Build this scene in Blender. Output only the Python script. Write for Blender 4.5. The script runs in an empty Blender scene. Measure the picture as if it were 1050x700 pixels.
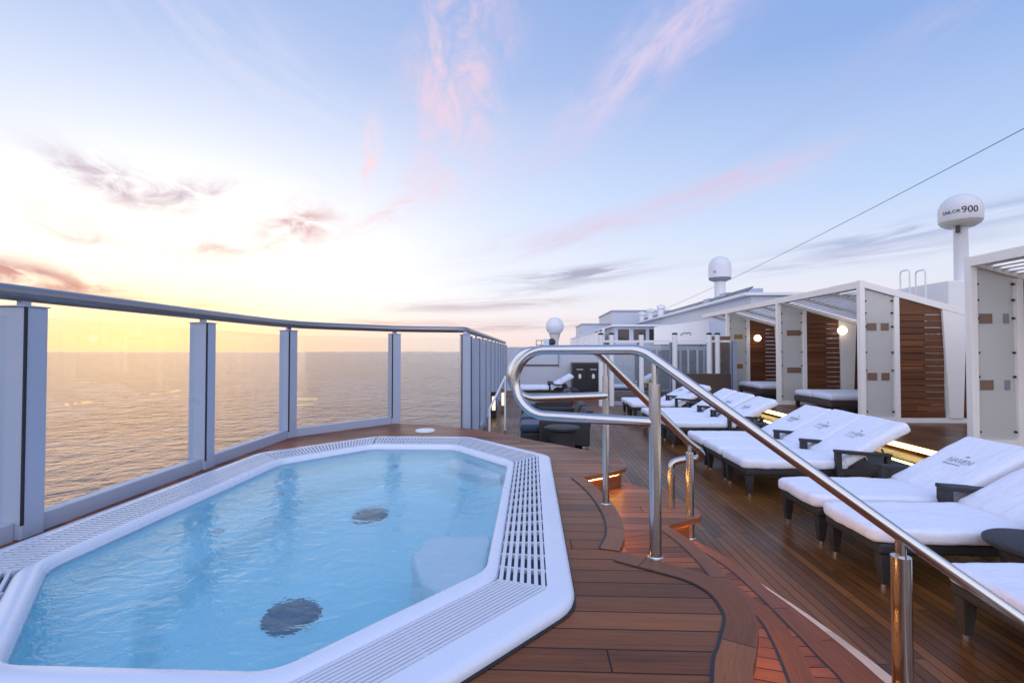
import bpy, bmesh, math, random
from mathutils import Vector, Matrix, noise
random.seed(7)
PI = math.pi
R = math.radians
scene = bpy.context.scene
COL = scene.collection

# ------------------------------------------------------------------ colour
def lin(r, g, b):
    def f(c):
        c /= 255.0
        return c / 12.92 if c <= 0.04045 else ((c + 0.055) / 1.055) ** 2.4
    return (f(r), f(g), f(b), 1.0)

# ------------------------------------------------------------------ node helper
class NT:
    def __init__(self, tree):
        self.t = tree; self.n = tree.nodes; self.l = tree.links
    def new(self, typ, **kw):
        nd = self.n.new(typ)
        for k, v in kw.items(): setattr(nd, k, v)
        return nd
    def put(self, sock, v):
        if isinstance(v, bpy.types.NodeSocket): self.l.new(v, sock)
        elif v is not None: sock.default_value = v
    def math(self, op, a, b=None, c=None, clamp=False):
        nd = self.new('ShaderNodeMath', operation=op); nd.use_clamp = clamp
        self.put(nd.inputs[0], a)
        if b is not None: self.put(nd.inputs[1], b)
        if c is not None: self.put(nd.inputs[2], c)
        return nd.outputs[0]
    def mix(self, f, a, b, blend='MIX'):
        nd = self.new('ShaderNodeMix', data_type='RGBA', blend_type=blend)
        self.put(nd.inputs[0], f); self.put(nd.inputs[6], a); self.put(nd.inputs[7], b)
        return nd.outputs[2]
    def comb(self, x, y, z=0.0):
        nd = self.new('ShaderNodeCombineXYZ')
        self.put(nd.inputs[0], x); self.put(nd.inputs[1], y); self.put(nd.inputs[2], z)
        return nd.outputs[0]
    def sep(self, v):
        nd = self.new('ShaderNodeSeparateXYZ'); self.put(nd.inputs[0], v); return nd.outputs
    def noise(self, v, scale, detail=3.0, rough=0.5, dist=0.0):
        nd = self.new('ShaderNodeTexNoise'); self.put(nd.inputs['Vector'], v)
        self.put(nd.inputs['Scale'], scale); nd.inputs['Detail'].default_value = detail
        nd.inputs['Roughness'].default_value = rough; nd.inputs['Distortion'].default_value = dist
        return nd.outputs[0]
    def white(self, v):
        nd = self.new('ShaderNodeTexWhiteNoise', noise_dimensions='3D'); self.put(nd.inputs[0], v)
        return nd.outputs[0]
    def ramp(self, f, stops, interp='LINEAR'):
        nd = self.new('ShaderNodeValToRGB'); cr = nd.color_ramp; cr.interpolation = interp
        while len(cr.elements) < len(stops): cr.elements.new(0.5)
        for e, (p, c) in zip(cr.elements, stops):
            e.position = p; e.color = c if len(c) == 4 else (*c, 1)
        self.put(nd.inputs[0], f); return nd.outputs[0]
    def smooth(self, v, lo, hi, a=0.0, b=1.0):
        nd = self.new('ShaderNodeMapRange', interpolation_type='SMOOTHSTEP')
        self.put(nd.inputs[0], v)
        for i, x in enumerate((lo, hi, a, b)): nd.inputs[i + 1].default_value = x
        return nd.outputs[0]
    def bump(self, h, strength=0.3, dist=0.01):
        nd = self.new('ShaderNodeBump'); nd.inputs['Strength'].default_value = strength
        nd.inputs['Distance'].default_value = dist; self.put(nd.inputs['Height'], h)
        return nd.outputs[0]

def newmat(name):
    m = bpy.data.materials.new(name); m.use_nodes = True
    m.node_tree.nodes.clear(); t = NT(m.node_tree)
    out = t.new('ShaderNodeOutputMaterial'); return m, t, out

def principled(t, out, color, rough=0.5, metal=0.0, normal=None, spec=0.5, **kw):
    p = t.new('ShaderNodeBsdfPrincipled')
    t.put(p.inputs['Base Color'], color); t.put(p.inputs['Roughness'], rough)
    t.put(p.inputs['Metallic'], metal); t.put(p.inputs['Specular IOR Level'], spec)
    if normal is not None: t.put(p.inputs['Normal'], normal)
    for k, v in kw.items(): t.put(p.inputs[k], v)
    t.l.new(p.outputs[0], out.inputs[0]); return p

def objco(t): return t.new('ShaderNodeTexCoord').outputs['Object']

def m_paint(name, col, rough=0.4, var=0.06, metal=0.0, scale=6.0, bump=0.05):
    m, t, out = newmat(name); co = objco(t)
    n = t.noise(co, scale, 5, 0.6); n2 = t.noise(co, scale * 9, 3, 0.6)
    c = t.mix(t.math('MULTIPLY', n, var * 4), col, tuple(x * 0.72 for x in col[:3]) + (1,))
    r = t.math('MULTIPLY_ADD', n, 0.25, rough - 0.1)
    principled(t, out, c, r, metal, t.bump(n2, bump, 0.004)); return m

def m_steel(name, rough=0.13):
    m, t, out = newmat(name); co = objco(t)
    n = t.noise(co, 14, 4, 0.6)
    principled(t, out, (0.52, 0.51, 0.50, 1), t.math('MULTIPLY_ADD', n, 0.18, rough - 0.05), 1.0,
               t.bump(t.noise(co, 5, 2), 0.04, 0.01)); return m

def m_wood(name, dark, light, w, seam, L, src='object', along='X', rough=0.42, gap=(0.012, 0.011, 0.012, 1), wear=0.35, bs=0.25):
    m, t, out = newmat(name)
    tc = t.new('ShaderNodeTexCoord')
    s = t.sep(tc.outputs['UV'] if src == 'uv' else tc.outputs['Object'])
    p, q = (s[0], s[1]) if along == 'X' else (s[1], s[0])
    if along == 'XZ': p, q = s[0], s[2]
    qi = t.math('DIVIDE', q, w); idx = t.math('FLOOR', qi); fr = t.math('FRACT', qi)
    r0 = t.white(t.comb(idx, 3.1, 0.7))
    pl = t.math('ADD', t.math('DIVIDE', p, L), t.math('MULTIPLY', r0, 7.0))
    jid = t.math('FLOOR', pl); jf = t.math('FRACT', pl)
    rnd = t.white(t.comb(idx, jid, 1.3))
    g1 = t.noise(t.comb(t.math('MULTIPLY', p, 2.2), t.math('MULTIPLY', q, 55), t.math('MULTIPLY', rnd, 40)), 1.0, 6, 0.65, 0.6)
    g2 = t.noise(t.comb(t.math('MULTIPLY', p, 9), t.math('MULTIPLY', q, 190), rnd), 1.0, 3, 0.6)
    blot = t.noise(t.comb(p, q, 0.0), 1.1, 4, 0.6)
    f = t.math('ADD', t.math('MULTIPLY', rnd, 0.62), t.math('MULTIPLY', g1, 0.85))
    f = t.math('ADD', f, t.math('MULTIPLY_ADD', blot, wear, -0.48), clamp=True)
    c = t.mix(f, dark, light)
    c = t.mix(t.math('MULTIPLY', t.smooth(g2, 0.5, 0.75), 0.35), c, tuple(x * 0.5 for x in dark[:3]) + (1,))
    sm = t.math('MAXIMUM', t.math('LESS_THAN', fr, seam / w), t.math('LESS_THAN', jf, seam / L))
    c = t.mix(sm, c, gap)
    rg = t.math('ADD', t.math('MULTIPLY_ADD', g1, 0.2, rough - 0.12), t.math('MULTIPLY', t.smooth(blot, 0.35, 0.7), 0.14))
    rg = t.math('ADD', rg, t.math('MULTIPLY', sm, 0.2))
    h = t.math('SUBTRACT', t.math('MULTIPLY', g1, 0.25), t.math('MULTIPLY', sm, 1.0))
    principled(t, out, c, rg, 0.0, t.bump(h, bs, 0.004), 0.22); return m

def m_wicker(name, col):
    m, t, out = newmat(name); co = objco(t)
    s = t.sep(co)
    a = t.math('SINE', t.math('MULTIPLY', t.math('ADD', s[0], s[2]), 520)); b = t.math('SINE', t.math('MULTIPLY', t.math('SUBTRACT', s[1], s[2]), 520))
    h = t.math('MULTIPLY', a, b); n = t.noise(co, 40, 3)
    c = t.mix(t.math('MULTIPLY_ADD', h, 0.3, t.math('MULTIPLY', n, 0.6)), tuple(x * .55 for x in col[:3]) + (1,), tuple(x * 1.5 for x in col[:3]) + (1,))
    principled(t, out, c, 0.5, 0, t.bump(h, 0.5, 0.003)); return m

def m_fabric(name, col, rib=900):
    m, t, out = newmat(name); co = objco(t)
    n = t.noise(co, 9, 4, 0.6); f = t.noise(co, 420, 2, 0.7)
    c = t.mix(t.math('MULTIPLY', n, 0.18), col, tuple(x * 0.82 for x in col[:3]) + (1,))
    h = t.math('ADD', t.math('MULTIPLY', n, 1.0), t.math('MULTIPLY', f, 0.25))
    fold = t.noise(t.comb(t.math('MULTIPLY', t.sep(co)[0], 2.2), t.math('MULTIPLY', t.sep(co)[1], 5.5), t.sep(co)[2]), 2.2, 4, 0.55, 1.2)
    h = t.math('ADD', h, t.math('MULTIPLY', fold, 1.6))
    principled(t, out, c, 0.92, 0, t.bump(h, 0.6, 0.018), 0.2, **{'Sheen Weight': 0.25}); return m

def m_emit(name, col, s):
    m, t, out = newmat(name); e = t.new('ShaderNodeEmission'); e.inputs[0].default_value = col; e.inputs[1].default_value = s
    t.l.new(e.outputs[0], out.inputs[0]); return m

def m_glass(name, tint=(0.93, 0.96, 0.97, 1), rough=0.0, film=0.05, filmcol=(0.55, 0.6, 0.68, 1)):
    # thin clear pane: see-through, mirror reflection by fresnel, a film of salt dust
    m, t, out = newmat(name); co = objco(t)
    lw = t.new('ShaderNodeLayerWeight'); lw.inputs[0].default_value = 0.5
    sch = t.math('MULTIPLY_ADD', t.math('POWER', lw.outputs['Facing'], 5.0), 0.8, 0.022)
    tr = t.new('ShaderNodeBsdfTransparent'); tr.inputs[0].default_value = tint
    gl = t.new('ShaderNodeBsdfGlossy'); gl.inputs['Roughness'].default_value = rough; gl.inputs[0].default_value = (1, 1, 1, 1)
    df = t.new('ShaderNodeBsdfDiffuse'); df.inputs[0].default_value = filmcol
    s = t.sep(co)
    streak = t.noise(t.comb(t.math('MULTIPLY', t.math('ADD', s[0], s[1]), 26), t.math('MULTIPLY', s[2], 1.6), 0), 1.0, 5, 0.65)
    fm = t.math('MULTIPLY', t.smooth(streak, 0.35, 0.8), film * 2.0)
    m1 = t.new('ShaderNodeMixShader'); t.put(m1.inputs[0], t.math('ADD', fm, film * 0.4)); t.l.new(tr.outputs[0], m1.inputs[1]); t.l.new(df.outputs[0], m1.inputs[2])
    m2 = t.new('ShaderNodeMixShader'); t.put(m2.inputs[0], sch); t.l.new(m1.outputs[0], m2.inputs[1]); t.l.new(gl.outputs[0], m2.inputs[2])
    t.l.new(m2.outputs[0], out.inputs[0]); return m

# ------------------------------------------------------------------ materials
M = {}
M['white'] = m_paint('white_paint', (0.74, 0.74, 0.74, 1), 0.35)
M['warmwhite'] = m_paint('cream_white_paint', (0.84, 0.80, 0.75, 1), 0.4)
M['bluewhite'] = m_paint('ship_white_paint', (0.52, 0.55, 0.62, 1), 0.42)
M['alu'] = m_paint('post_grey_paint', (0.34, 0.39, 0.50, 1), 0.3, 0.05)
M['aluframe'] = m_paint('frame_grey_paint', (0.36, 0.39, 0.48, 1), 0.35, 0.05)
M['gasket'] = m_paint('black_rubber', (0.012, 0.013, 0.016, 1), 0.6)
M['rail'] = m_paint('rail_brushed_grey', (0.30, 0.29, 0.30, 1), 0.33, 0.08, 0.85)
M['steel'] = m_steel('polished_steel', 0.17)
M['darksteel'] = m_steel('satin_steel', 0.25)
M['tub'] = m_paint('tub_gelcoat', (0.62, 0.66, 0.75, 1), 0.24, 0.03, 0, 4, 0.0)
M['grate'] = m_paint('grate_plastic', (0.56, 0.59, 0.66, 1), 0.4, 0.05)
M['basin'] = m_paint('basin_gelcoat', (0.54, 0.92, 0.99, 1), 0.35, 0.05)
M['basinstep'] = m_paint('basin_step_gelcoat', (0.86, 0.93, 0.97, 1), 0.35, 0.04)
M['drain'] = m_paint('drain_grey', (0.10, 0.17, 0.24, 1), 0.5)
M['jet'] = m_paint('jet_pale', (0.40, 0.58, 0.68, 1), 0.4)
M['channel'] = m_paint('channel_dark', (0.20, 0.205, 0.225, 1), 0.6)
TD, TL = (0.075, 0.022, 0.008, 1), (0.34, 0.116, 0.042, 1)
M['teak_platform'] = m_wood('teak_platform', TD, TL, 0.125, 0.007, 2.6, 'object', 'X', 0.36)
M['teak_border'] = m_wood('teak_border', (0.080, 0.024, 0.009, 1), (0.32, 0.108, 0.040, 1), 0.5, 0.005, 0.9, 'uv', 'X', 0.36)
M['teak_tread'] = m_wood('teak_tread', (0.072, 0.021, 0.007, 1), (0.29, 0.094, 0.034, 1), 0.075, 0.006, 9.0, 'uv', 'Y', 0.38)
M['teak_deck'] = m_wood('teak_deck', (0.048, 0.0165, 0.0045, 1), (0.21, 0.080, 0.021, 1), 0.066, 0.006, 2.4, 'object', 'Y', 0.30, wear=0.5)
M['teak_riser'] = m_wood('teak_riser', TD, TL, 0.6, 0.0, 1.7, 'object', 'XZ', 0.45)
M['caulk'] = m_paint('black_caulk', (0.010, 0.011, 0.014, 1), 0.5)
M['palewood'] = m_wood('pale_margin_strip', (0.40, 0.31, 0.24, 1), (0.62, 0.50, 0.41, 1), 0.5, 0.0, 0.16, 'uv', 'X', 0.4)
M['slat'] = m_wood('slat_wood', (0.085, 0.03, 0.013, 1), (0.28, 0.105, 0.042, 1), 0.11, 0.004, 3.0, 'object', 'XZ', 0.4)
M['slatdark'] = m_paint('slat_backing', (0.05, 0.022, 0.014, 1), 0.6)
M['wicker'] = m_wicker('dark_wicker', (0.020, 0.019, 0.022, 1))
M['brownwicker'] = m_wicker('brown_wicker', (0.075, 0.05, 0.045, 1))
M['towel'] = m_fabric('white_towelling', (0.73, 0.76, 0.86, 1))
M['navy'] = m_fabric('navy_canvas', (0.035, 0.055, 0.10, 1))
M['ink'] = m_paint('embroidery_grey', (0.36, 0.37, 0.42, 1), 0.8)
M['black'] = m_paint('black_paint', (0.015, 0.015, 0.018, 1), 0.45)
M['darkbrown'] = m_paint('dark_brown_panel', (0.05, 0.032, 0.026, 1), 0.4)
M['brownpanel'] = m_paint('brown_panel', (0.20, 0.115, 0.075, 1), 0.45, 0.1)
M['amberplate'] = m_paint('brass_plate', (0.30, 0.17, 0.05, 1), 0.4)
M['greypanel'] = m_paint('grey_panel', (0.22, 0.23, 0.25, 1), 0.45)
M['radome'] = m_paint('radome_white', (0.66, 0.66, 0.67, 1), 0.32, 0.04)
M['radomebase'] = m_paint('radome_base_cream', (0.60, 0.55, 0.46, 1), 0.4, 0.1)
M['solar'] = m_paint('roof_dark_panel', (0.07, 0.08, 0.10, 1), 0.3, 0.1)
M['window'] = m_paint('tinted_window', (0.045, 0.035, 0.035, 1), 0.08)
M['cable'] = m_paint('cable_grey', (0.22, 0.24, 0.28, 1), 0.5)
M['glass'] = m_glass('windscreen_glass', film=0.009)
M['glassfar'] = m_glass('far_windscreen_glass', (0.84, 0.88, 0.90, 1), film=0.045)
M['led'] = m_emit('amber_led', (1.0, 0.47, 0.13, 1), 30)
M['ledy'] = m_emit('yellow_led', (1.0, 0.74, 0.26, 1), 5.0)
M['lamp'] = m_emit('warm_lamp', (1.0, 0.76, 0.48, 1), 4.5)
M['lens'] = m_emit('deck_lamp_lens', (1.0, 0.80, 0.55, 1), 1.6)

def mk_frost():
    m, t, out = newmat('frosted_glass'); co = objco(t)
    n = t.noise(co, 3, 4)
    tr = t.new('ShaderNodeBsdfTranslucent'); tr.inputs[0].default_value = (0.86, 0.86, 0.83, 1)
    df = t.new('ShaderNodeBsdfDiffuse'); t.put(df.inputs[0], t.mix(n, (0.74, 0.73, 0.69, 1), (0.80, 0.79, 0.75, 1)))
    gl = t.new('ShaderNodeBsdfGlossy'); gl.inputs['Roughness'].default_value = 0.12
    a = t.new('ShaderNodeMixShader'); a.inputs[0].default_value = 0.55; t.l.new(tr.outputs[0], a.inputs[1]); t.l.new(df.outputs[0], a.inputs[2])
    fr = t.new('ShaderNodeFresnel'); fr.inputs[0].default_value = 1.4
    b = t.new('ShaderNodeMixShader'); t.l.new(fr.outputs[0], b.inputs[0]); t.l.new(a.outputs[0], b.inputs[1]); t.l.new(gl.outputs[0], b.inputs[2])
    t.l.new(b.outputs[0], out.inputs[0]); return m
M['frost'] = mk_frost()

def mk_water():
    m, t, out = newmat('tub_water'); co = objco(t)
    s = t.sep(co)
    v = t.comb(t.math('MULTIPLY', s[0], 1.0), t.math('MULTIPLY', s[1], 1.25), 0)
    n1 = t.noise(v, 6.5, 3, 0.55, 0.9); n2 = t.noise(v, 19, 3, 0.6, 0.6); n3 = t.noise(v, 2.0, 2, 0.5)
    h = t.math('ADD', t.math('ADD', n1, t.math('MULTIPLY', n2, 0.28)), t.math('MULTIPLY', n3, 0.35))
    bm = t.bump(h, 0.34, 0.026)
    rf = t.new('ShaderNodeBsdfRefraction'); rf.inputs['IOR'].default_value = 1.07; rf.inputs['Roughness'].default_value = 0.0
    rf.inputs[0].default_value = (0.88, 0.98, 1.0, 1)
    gl = t.new('ShaderNodeBsdfGlossy'); gl.inputs['Roughness'].default_value = 0.02
    fr = t.new('ShaderNodeFresnel'); fr.inputs[0].default_value = 1.48
    for n in (rf, gl, fr): t.l.new(bm, n.inputs['Normal'])
    x = t.new('ShaderNodeMixShader'); t.l.new(fr.outputs[0], x.inputs[0]); t.l.new(rf.outputs[0], x.inputs[1]); t.l.new(gl.outputs[0], x.inputs[2])
    t.l.new(x.outputs[0], out.inputs[0]); return m
M['water'] = mk_water()

def mk_sea():
    m, t, out = newmat('sea_water'); co = objco(t)
    s = t.sep(co)
    v = t.comb(s[0], t.math('MULTIPLY', s[1], 1.0), 0)
    n0 = t.noise(v, 0.012, 3, 0.5, 0.3); n1 = t.noise(v, 0.085, 4, 0.6, 0.5); n2 = t.noise(v, 0.28, 5, 0.65, 0.6)
    h = t.math('ADD', t.math('ADD', t.math('MULTIPLY', n1, 5.0), t.math('MULTIPLY', n2, 1.5)), t.math('MULTIPLY', n0, 3.0))
    bm = t.bump(h, 1.0, 2.3)
    principled(t, out, (0.085, 0.105, 0.140, 1), 0.07, 0, bm, 0.58, IOR=1.33, **{'Specular Tint': (0.58, 0.74, 1.0, 1)}); return m
M['sea'] = mk_sea()
def m_hull():
    return m_paint('hull_white', (0.5, 0.52, 0.56, 1), 0.4)
M['hull'] = m_hull()

# ------------------------------------------------------------------ mesh builder
def link(o, parent=None):
    COL.objects.link(o)
    if parent is not None: o.parent = parent
    return o

class MB:
    def __init__(self): self.bm = bmesh.new(); self.uv = None
    def _cube(self, mat4):
        g = bmesh.ops.create_cube(self.bm, size=1.0); bmesh.ops.transform(self.bm, matrix=mat4, verts=g['verts']); return g['verts']
    def box(self, x0, x1, y0, y1, z0, z1, rz=0.0, pivot=None):
        c = Vector(((x0 + x1) / 2, (y0 + y1) / 2, (z0 + z1) / 2))
        m = Matrix.Translation(c) @ Matrix.Diagonal((abs(x1 - x0), abs(y1 - y0), abs(z1 - z0), 1))
        return self._cube(m)
    def obox(self, c, ax, ay, az, sx, sy, sz):
        ax, ay, az = Vector(ax).normalized(), Vector(ay).normalized(), Vector(az).normalized()
        m = Matrix((( ax.x*sx, ay.x*sy, az.x*sz, c[0]), (ax.y*sx, ay.y*sy, az.y*sz, c[1]), (ax.z*sx, ay.z*sy, az.z*sz, c[2]), (0, 0, 0, 1)))
        return self._cube(m)
    def bar(self, a, b, w, h, up=(0, 0, 1)):
        a, b = Vector(a), Vector(b); d = b - a; u = Vector(up)
        s = d.cross(u)
        if s.length < 1e-6: s = Vector((1, 0, 0))
        s.normalize(); n = s.cross(d).normalized()
        return self.obox((a + b) / 2, d, s, n, d.length, w, h)
    def tube(self, pts, r, seg=12, closed=False, caps=True):
        pts = [Vector(p) for p in pts]; n = len(pts); rings = []
        prev = None
        for i, p in enumerate(pts):
            if closed: tan = pts[(i + 1) % n] - pts[i - 1]
            else: tan = pts[min(i + 1, n - 1)] - pts[max(i - 1, 0)]
            tan.normalize()
            if prev is None:
                ref = Vector((0, 0, 1)) if abs(tan.z) < 0.9 else Vector((1, 0, 0)); nrm = ref.cross(tan).normalized()
            else:
                nrm = (prev - tan * prev.dot(tan)).normalized()
            prev = nrm; bi = tan.cross(nrm)
            rr = r[i] if isinstance(r, list) else r
            rx, ry = rr if isinstance(rr, tuple) else (rr, rr)
            rings.append([self.bm.verts.new(p + nrm * math.cos(2 * PI * k / seg) * rx + bi * math.sin(2 * PI * k / seg) * ry) for k in range(seg)])
        m = n if closed else n - 1
        for i in range(m):
            a, b = rings[i], rings[(i + 1) % n]
            for k in range(seg): self.bm.faces.new((a[k], a[(k + 1) % seg], b[(k + 1) % seg], b[k]))
        if caps and not closed: self.bm.faces.new(rings[0][::-1]); self.bm.faces.new(rings[-1])
    def lathe(self, prof, c=(0, 0, 0), seg=32):
        rings = []
        for (r, z) in prof:
            if r < 1e-6: rings.append([self.bm.verts.new((c[0], c[1], c[2] + z))])
            else: rings.append([self.bm.verts.new((c[0] + r * math.cos(2 * PI * k / seg), c[1] + r * math.sin(2 * PI * k / seg), c[2] + z)) for k in range(seg)])
        for a, b in zip(rings, rings[1:]):
            for k in range(seg):
                k2 = (k + 1) % seg
                if len(a) == 1 and len(b) == 1: continue
                if len(a) == 1: self.bm.faces.new((a[0], b[k2], b[k]))
                elif len(b) == 1: self.bm.faces.new((a[k], a[k2], b[0]))
                else: self.bm.faces.new((a[k], a[k2], b[k2], b[k]))
    def sheet(self, loops, z):
        """flat polygon with holes"""
        es = []
        for lp in loops:
            vs = [self.bm.verts.new((p[0], p[1], z)) for p in lp]
            es += [self.bm.edges.new((vs[i], vs[(i + 1) % len(vs)])) for i in range(len(vs))]
        g = bmesh.ops.triangle_fill(self.bm, edges=es, use_beauty=True, use_dissolve=False, normal=(0, 0, 1))
        fs = [f for f in g['geom'] if isinstance(f, bmesh.types.BMFace)]
        for f in fs:
            f.normal_update()
            if f.normal.z < 0: f.normal_flip()
    def wall(self, loop, z0, z1, closed=True, flip=False):
        a = [self.bm.verts.new((p[0], p[1], z0)) for p in loop]; b = [self.bm.verts.new((p[0], p[1], z1)) for p in loop]
        n = len(loop)
        for i in range(n if closed else n - 1):
            j = (i + 1) % n; q = (a[i], a[j], b[j], b[i]); self.bm.faces.new(q[::-1] if flip else q)
    def loft(self, loops3, closed=True, cap_end=False):
        rs = [[self.bm.verts.new(p) for p in lp] for lp in loops3]
        for a, b in zip(rs, rs[1:]):
            n = len(a)
            for i in range(n if closed else n - 1): self.bm.faces.new((a[i], a[(i + 1) % n], b[(i + 1) % n], b[i]))
        if cap_end: self.bm.faces.new(rs[-1])
    def ribbon(self, outer, inner, z, u0=0.0, closed=False):
        """flat strip between two equal-length polylines, uv = metres"""
        if self.uv is None: self.uv = self.bm.loops.layers.uv.new('UVMap')
        n = len(outer); u = u0
        A = [self.bm.verts.new((p[0], p[1], z)) for p in outer]; B = [self.bm.verts.new((p[0], p[1], z)) for p in inner]
        for i in range(n - 1):
            du = (Vector(outer[i + 1][:2]) - Vector(outer[i][:2])).length
            w0 = (Vector(outer[i][:2]) - Vector(inner[i][:2])).length; w1 = (Vector(outer[i + 1][:2]) - Vector(inner[i + 1][:2])).length
            f = self.bm.faces.new((A[i], A[i + 1], B[i + 1], B[i]))
            uvs = {A[i]: (u, 0.01), A[i + 1]: (u + du, 0.01), B[i + 1]: (u + du, w1), B[i]: (u, w0)}
            for lp in f.loops: lp[self.uv].uv = uvs[lp.vert]
            f.normal_update()
            if f.normal.z < 0: f.normal_flip()
            u += du
    def cushion(self, sx, sy, sz, r, cuts=(22, 12, 4), wob=0.004, freq=5.0, seed=0.0, mat=None, foot=0.0):
        """rounded soft box, corner at origin -> centred in y"""
        nx, ny, nz = cuts; V = {}
        def vert(i, j, k):
            key = (i, j, k)
            if key in V: return V[key]
            p = Vector((sx * i / nx, sy * (j / ny - 0.5), sz * k / nz))
            q = Vector((min(max(p.x, r), sx - r), min(max(p.y, -sy / 2 + r), sy / 2 - r), min(max(p.z, min(r, sz / 2)), sz - min(r, sz / 2))))
            d = p - q
            if d.length > 1e-7: p = q + d.normalized() * min(r, sz / 2)
            nn = noise.noise_vector((p.x * freq + seed, p.y * freq, p.z * freq + seed)) ; n2 = noise.noise((p.x * freq * 3.1, p.y * freq * 2.6, seed + 5)) + 0.8 * noise.noise((p.x * 1.3 + seed, p.y * 13, 2.0))
            p = p + nn * wob + Vector((0, 0, n2 * wob * 0.6))
            if foot and p.x < 0.22: p.y *= 1 - foot * ((0.22 - p.x) / 0.22) ** 2
            if mat is not None: p = mat @ p
            V[key] = self.bm.verts.new(p); return V[key]
        def quad(a, b, c, d): self.bm.faces.new((a, b, c, d))
        for i in range(nx):
            for j in range(ny):
                quad(vert(i, j, nz), vert(i + 1, j, nz), vert(i + 1, j + 1, nz), vert(i, j + 1, nz))
                quad(vert(i, j, 0), vert(i, j + 1, 0), vert(i + 1, j + 1, 0), vert(i + 1, j, 0))
        for i in range(nx):
            for k in range(nz):
                quad(vert(i, 0, k), vert(i + 1, 0, k), vert(i + 1, 0, k + 1), vert(i, 0, k + 1))
                quad(vert(i, ny, k), vert(i, ny, k + 1), vert(i + 1, ny, k + 1), vert(i + 1, ny, k))
        for j in range(ny):
            for k in range(nz):
                quad(vert(0, j, k), vert(0, j, k + 1), vert(0, j + 1, k + 1), vert(0, j + 1, k))
                quad(vert(nx, j, k), vert(nx, j + 1, k), vert(nx, j + 1, k + 1), vert(nx, j, k + 1))
    def poly(self, pts, thick):
        """solid plate: pts = 3d loop, thickness vector"""
        th = Vector(thick); a = [self.bm.verts.new(Vector(p)) for p in pts]; b = [self.bm.verts.new(Vector(p) + th) for p in pts]
        self.bm.faces.new(a[::-1]); self.bm.faces.new(b)
        for i in range(len(a)): j = (i + 1) % len(a); self.bm.faces.new((a[i], a[j], b[j], b[i]))
    def build(self, name, mat, parent=None, smooth=30, bevel=0.0, seg=2, fixn=True):
        if fixn: bmesh.ops.recalc_face_normals(self.bm, faces=self.bm.faces[:])
        me = bpy.data.meshes.new(name); self.bm.to_mesh(me); self.bm.free()
        me.materials.append(mat)
        if smooth:
            for p in me.polygons: p.use_smooth = True
            me.set_sharp_from_angle(angle=R(smooth))
        o = link(bpy.data.objects.new(name, me), parent)
        if bevel > 0:
            b = o.modifiers.new('Bevel', 'BEVEL'); b.width = bevel; b.segments = seg; b.limit_method = 'ANGLE'; b.angle_limit = R(40)
        return o

def thing(name, label, cat, loc=(0, 0, 0), rz=0.0, group=None):
    o = link(bpy.data.objects.new(name, None)); o.empty_display_size = 0.2
    o.location = loc; o.rotation_euler = (0, 0, rz); return tag(o, label, cat, group)
def tag(o, label, cat, group=None):
    o['label'] = label; o['category'] = cat
    if group: o['group'] = group
    return o
def structure(o): o['kind'] = 'structure'; return o
def dup(root, loc, rz=0.0, label=None, group=None):
    def cp(o, par):
        c = o.copy(); COL.objects.link(c)
        if par is not None: c.parent = par
        for ch in list(o.children): cp(ch, c)
        return c
    r = cp(root, None); r.location = loc; r.rotation_euler = (0, 0, rz)
    if label: r['label'] = label
    if group: r['group'] = group
    return r

# ------------------------------------------------------------------ 2d curve tools
def crom(pts, n=6, closed=False):
    out = []; P = [Vector((p[0], p[1])) for p in pts]; N = len(P)
    rng = N if closed else N - 1
    for i in range(rng):
        p0 = P[(i - 1) % N] if closed or i > 0 else P[i] * 2 - P[i + 1]
        p1, p2 = P[i], P[(i + 1) % N]
        p3 = P[(i + 2) % N] if closed or i + 2 < N else P[i + 1] * 2 - P[i]
        for k in range(n):
            s = k / n
            out.append(0.5 * ((2 * p1) + (p2 - p0) * s + (2 * p0 - 5 * p1 + 4 * p2 - p3) * s * s + (3 * p1 - p0 - 3 * p2 + p3) * s ** 3))
    if not closed: out.append(P[-1])
    return out
def off(poly, d):
    """offset an open polyline to its left by d"""
    out = []; n = len(poly)
    for i in range(n):
        a = Vector(poly[max(i - 1, 0)][:2]); b = Vector(poly[min(i + 1, n - 1)][:2]); t = (b - a).normalized()
        out.append(Vector((poly[i][0] - t.y * d, poly[i][1] + t.x * d)))
    return out

# ================================================================== CAMERA
cam = bpy.data.cameras.new('camera'); camo = link(bpy.data.objects.new('camera', cam))
cam.sensor_width = 36; cam.lens = 500 / 1050 * 36; cam.clip_end = 200000; cam.clip_start = 0.05
camo.location = (0, 0, 1.55); camo.rotation_euler = (R(90 + 1.146), 0, R(2.29))
scene.camera = camo

# ================================================================== SETTING
# --- sea
b = MB()
xs = [-90000, -9000, -1500, 1500, 9000, 90000]; S = 90000
b.box(-S, S, -S, S, -34, -33)
structure(b.build('sea', M['sea'], smooth=0))

# --- deck outline
PLAT_EDGE = crom([(0.30, -3.0), (0.31, -1.2), (0.36, 0.2), (0.50, 1.02), (0.70, 1.59), (0.77, 1.73), (0.87, 1.93), (0.895, 2.08), (0.88, 2.22), (0.81, 2.35), (0.70, 2.44), (0.56, 2.53), (0.46, 2.60)], 5)[:-1] \
    + crom([(0.46, 2.60), (0.535, 2.85), (0.562, 3.17), (0.54, 3.55), (0.49, 3.86), (0.43, 4.11)], 5)[:-1] \
    + crom([(0.43, 4.11), (0.62, 4.24), (0.80, 4.39), (0.865, 4.52), (0.84, 4.72), (0.79, 4.86), (0.60, 5.20), (0.34, 5.49), (0.07, 5.74), (-0.24, 6.08), (-0.58, 6.41), (-1.0, 6.72), (-1.4, 6.92), (-1.98, 7.05)], 5)
PLAT = [(p.x, p.y) for p in PLAT_EDGE] + [(-2.96, 5.86), (-2.96, -3.0)]
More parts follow.
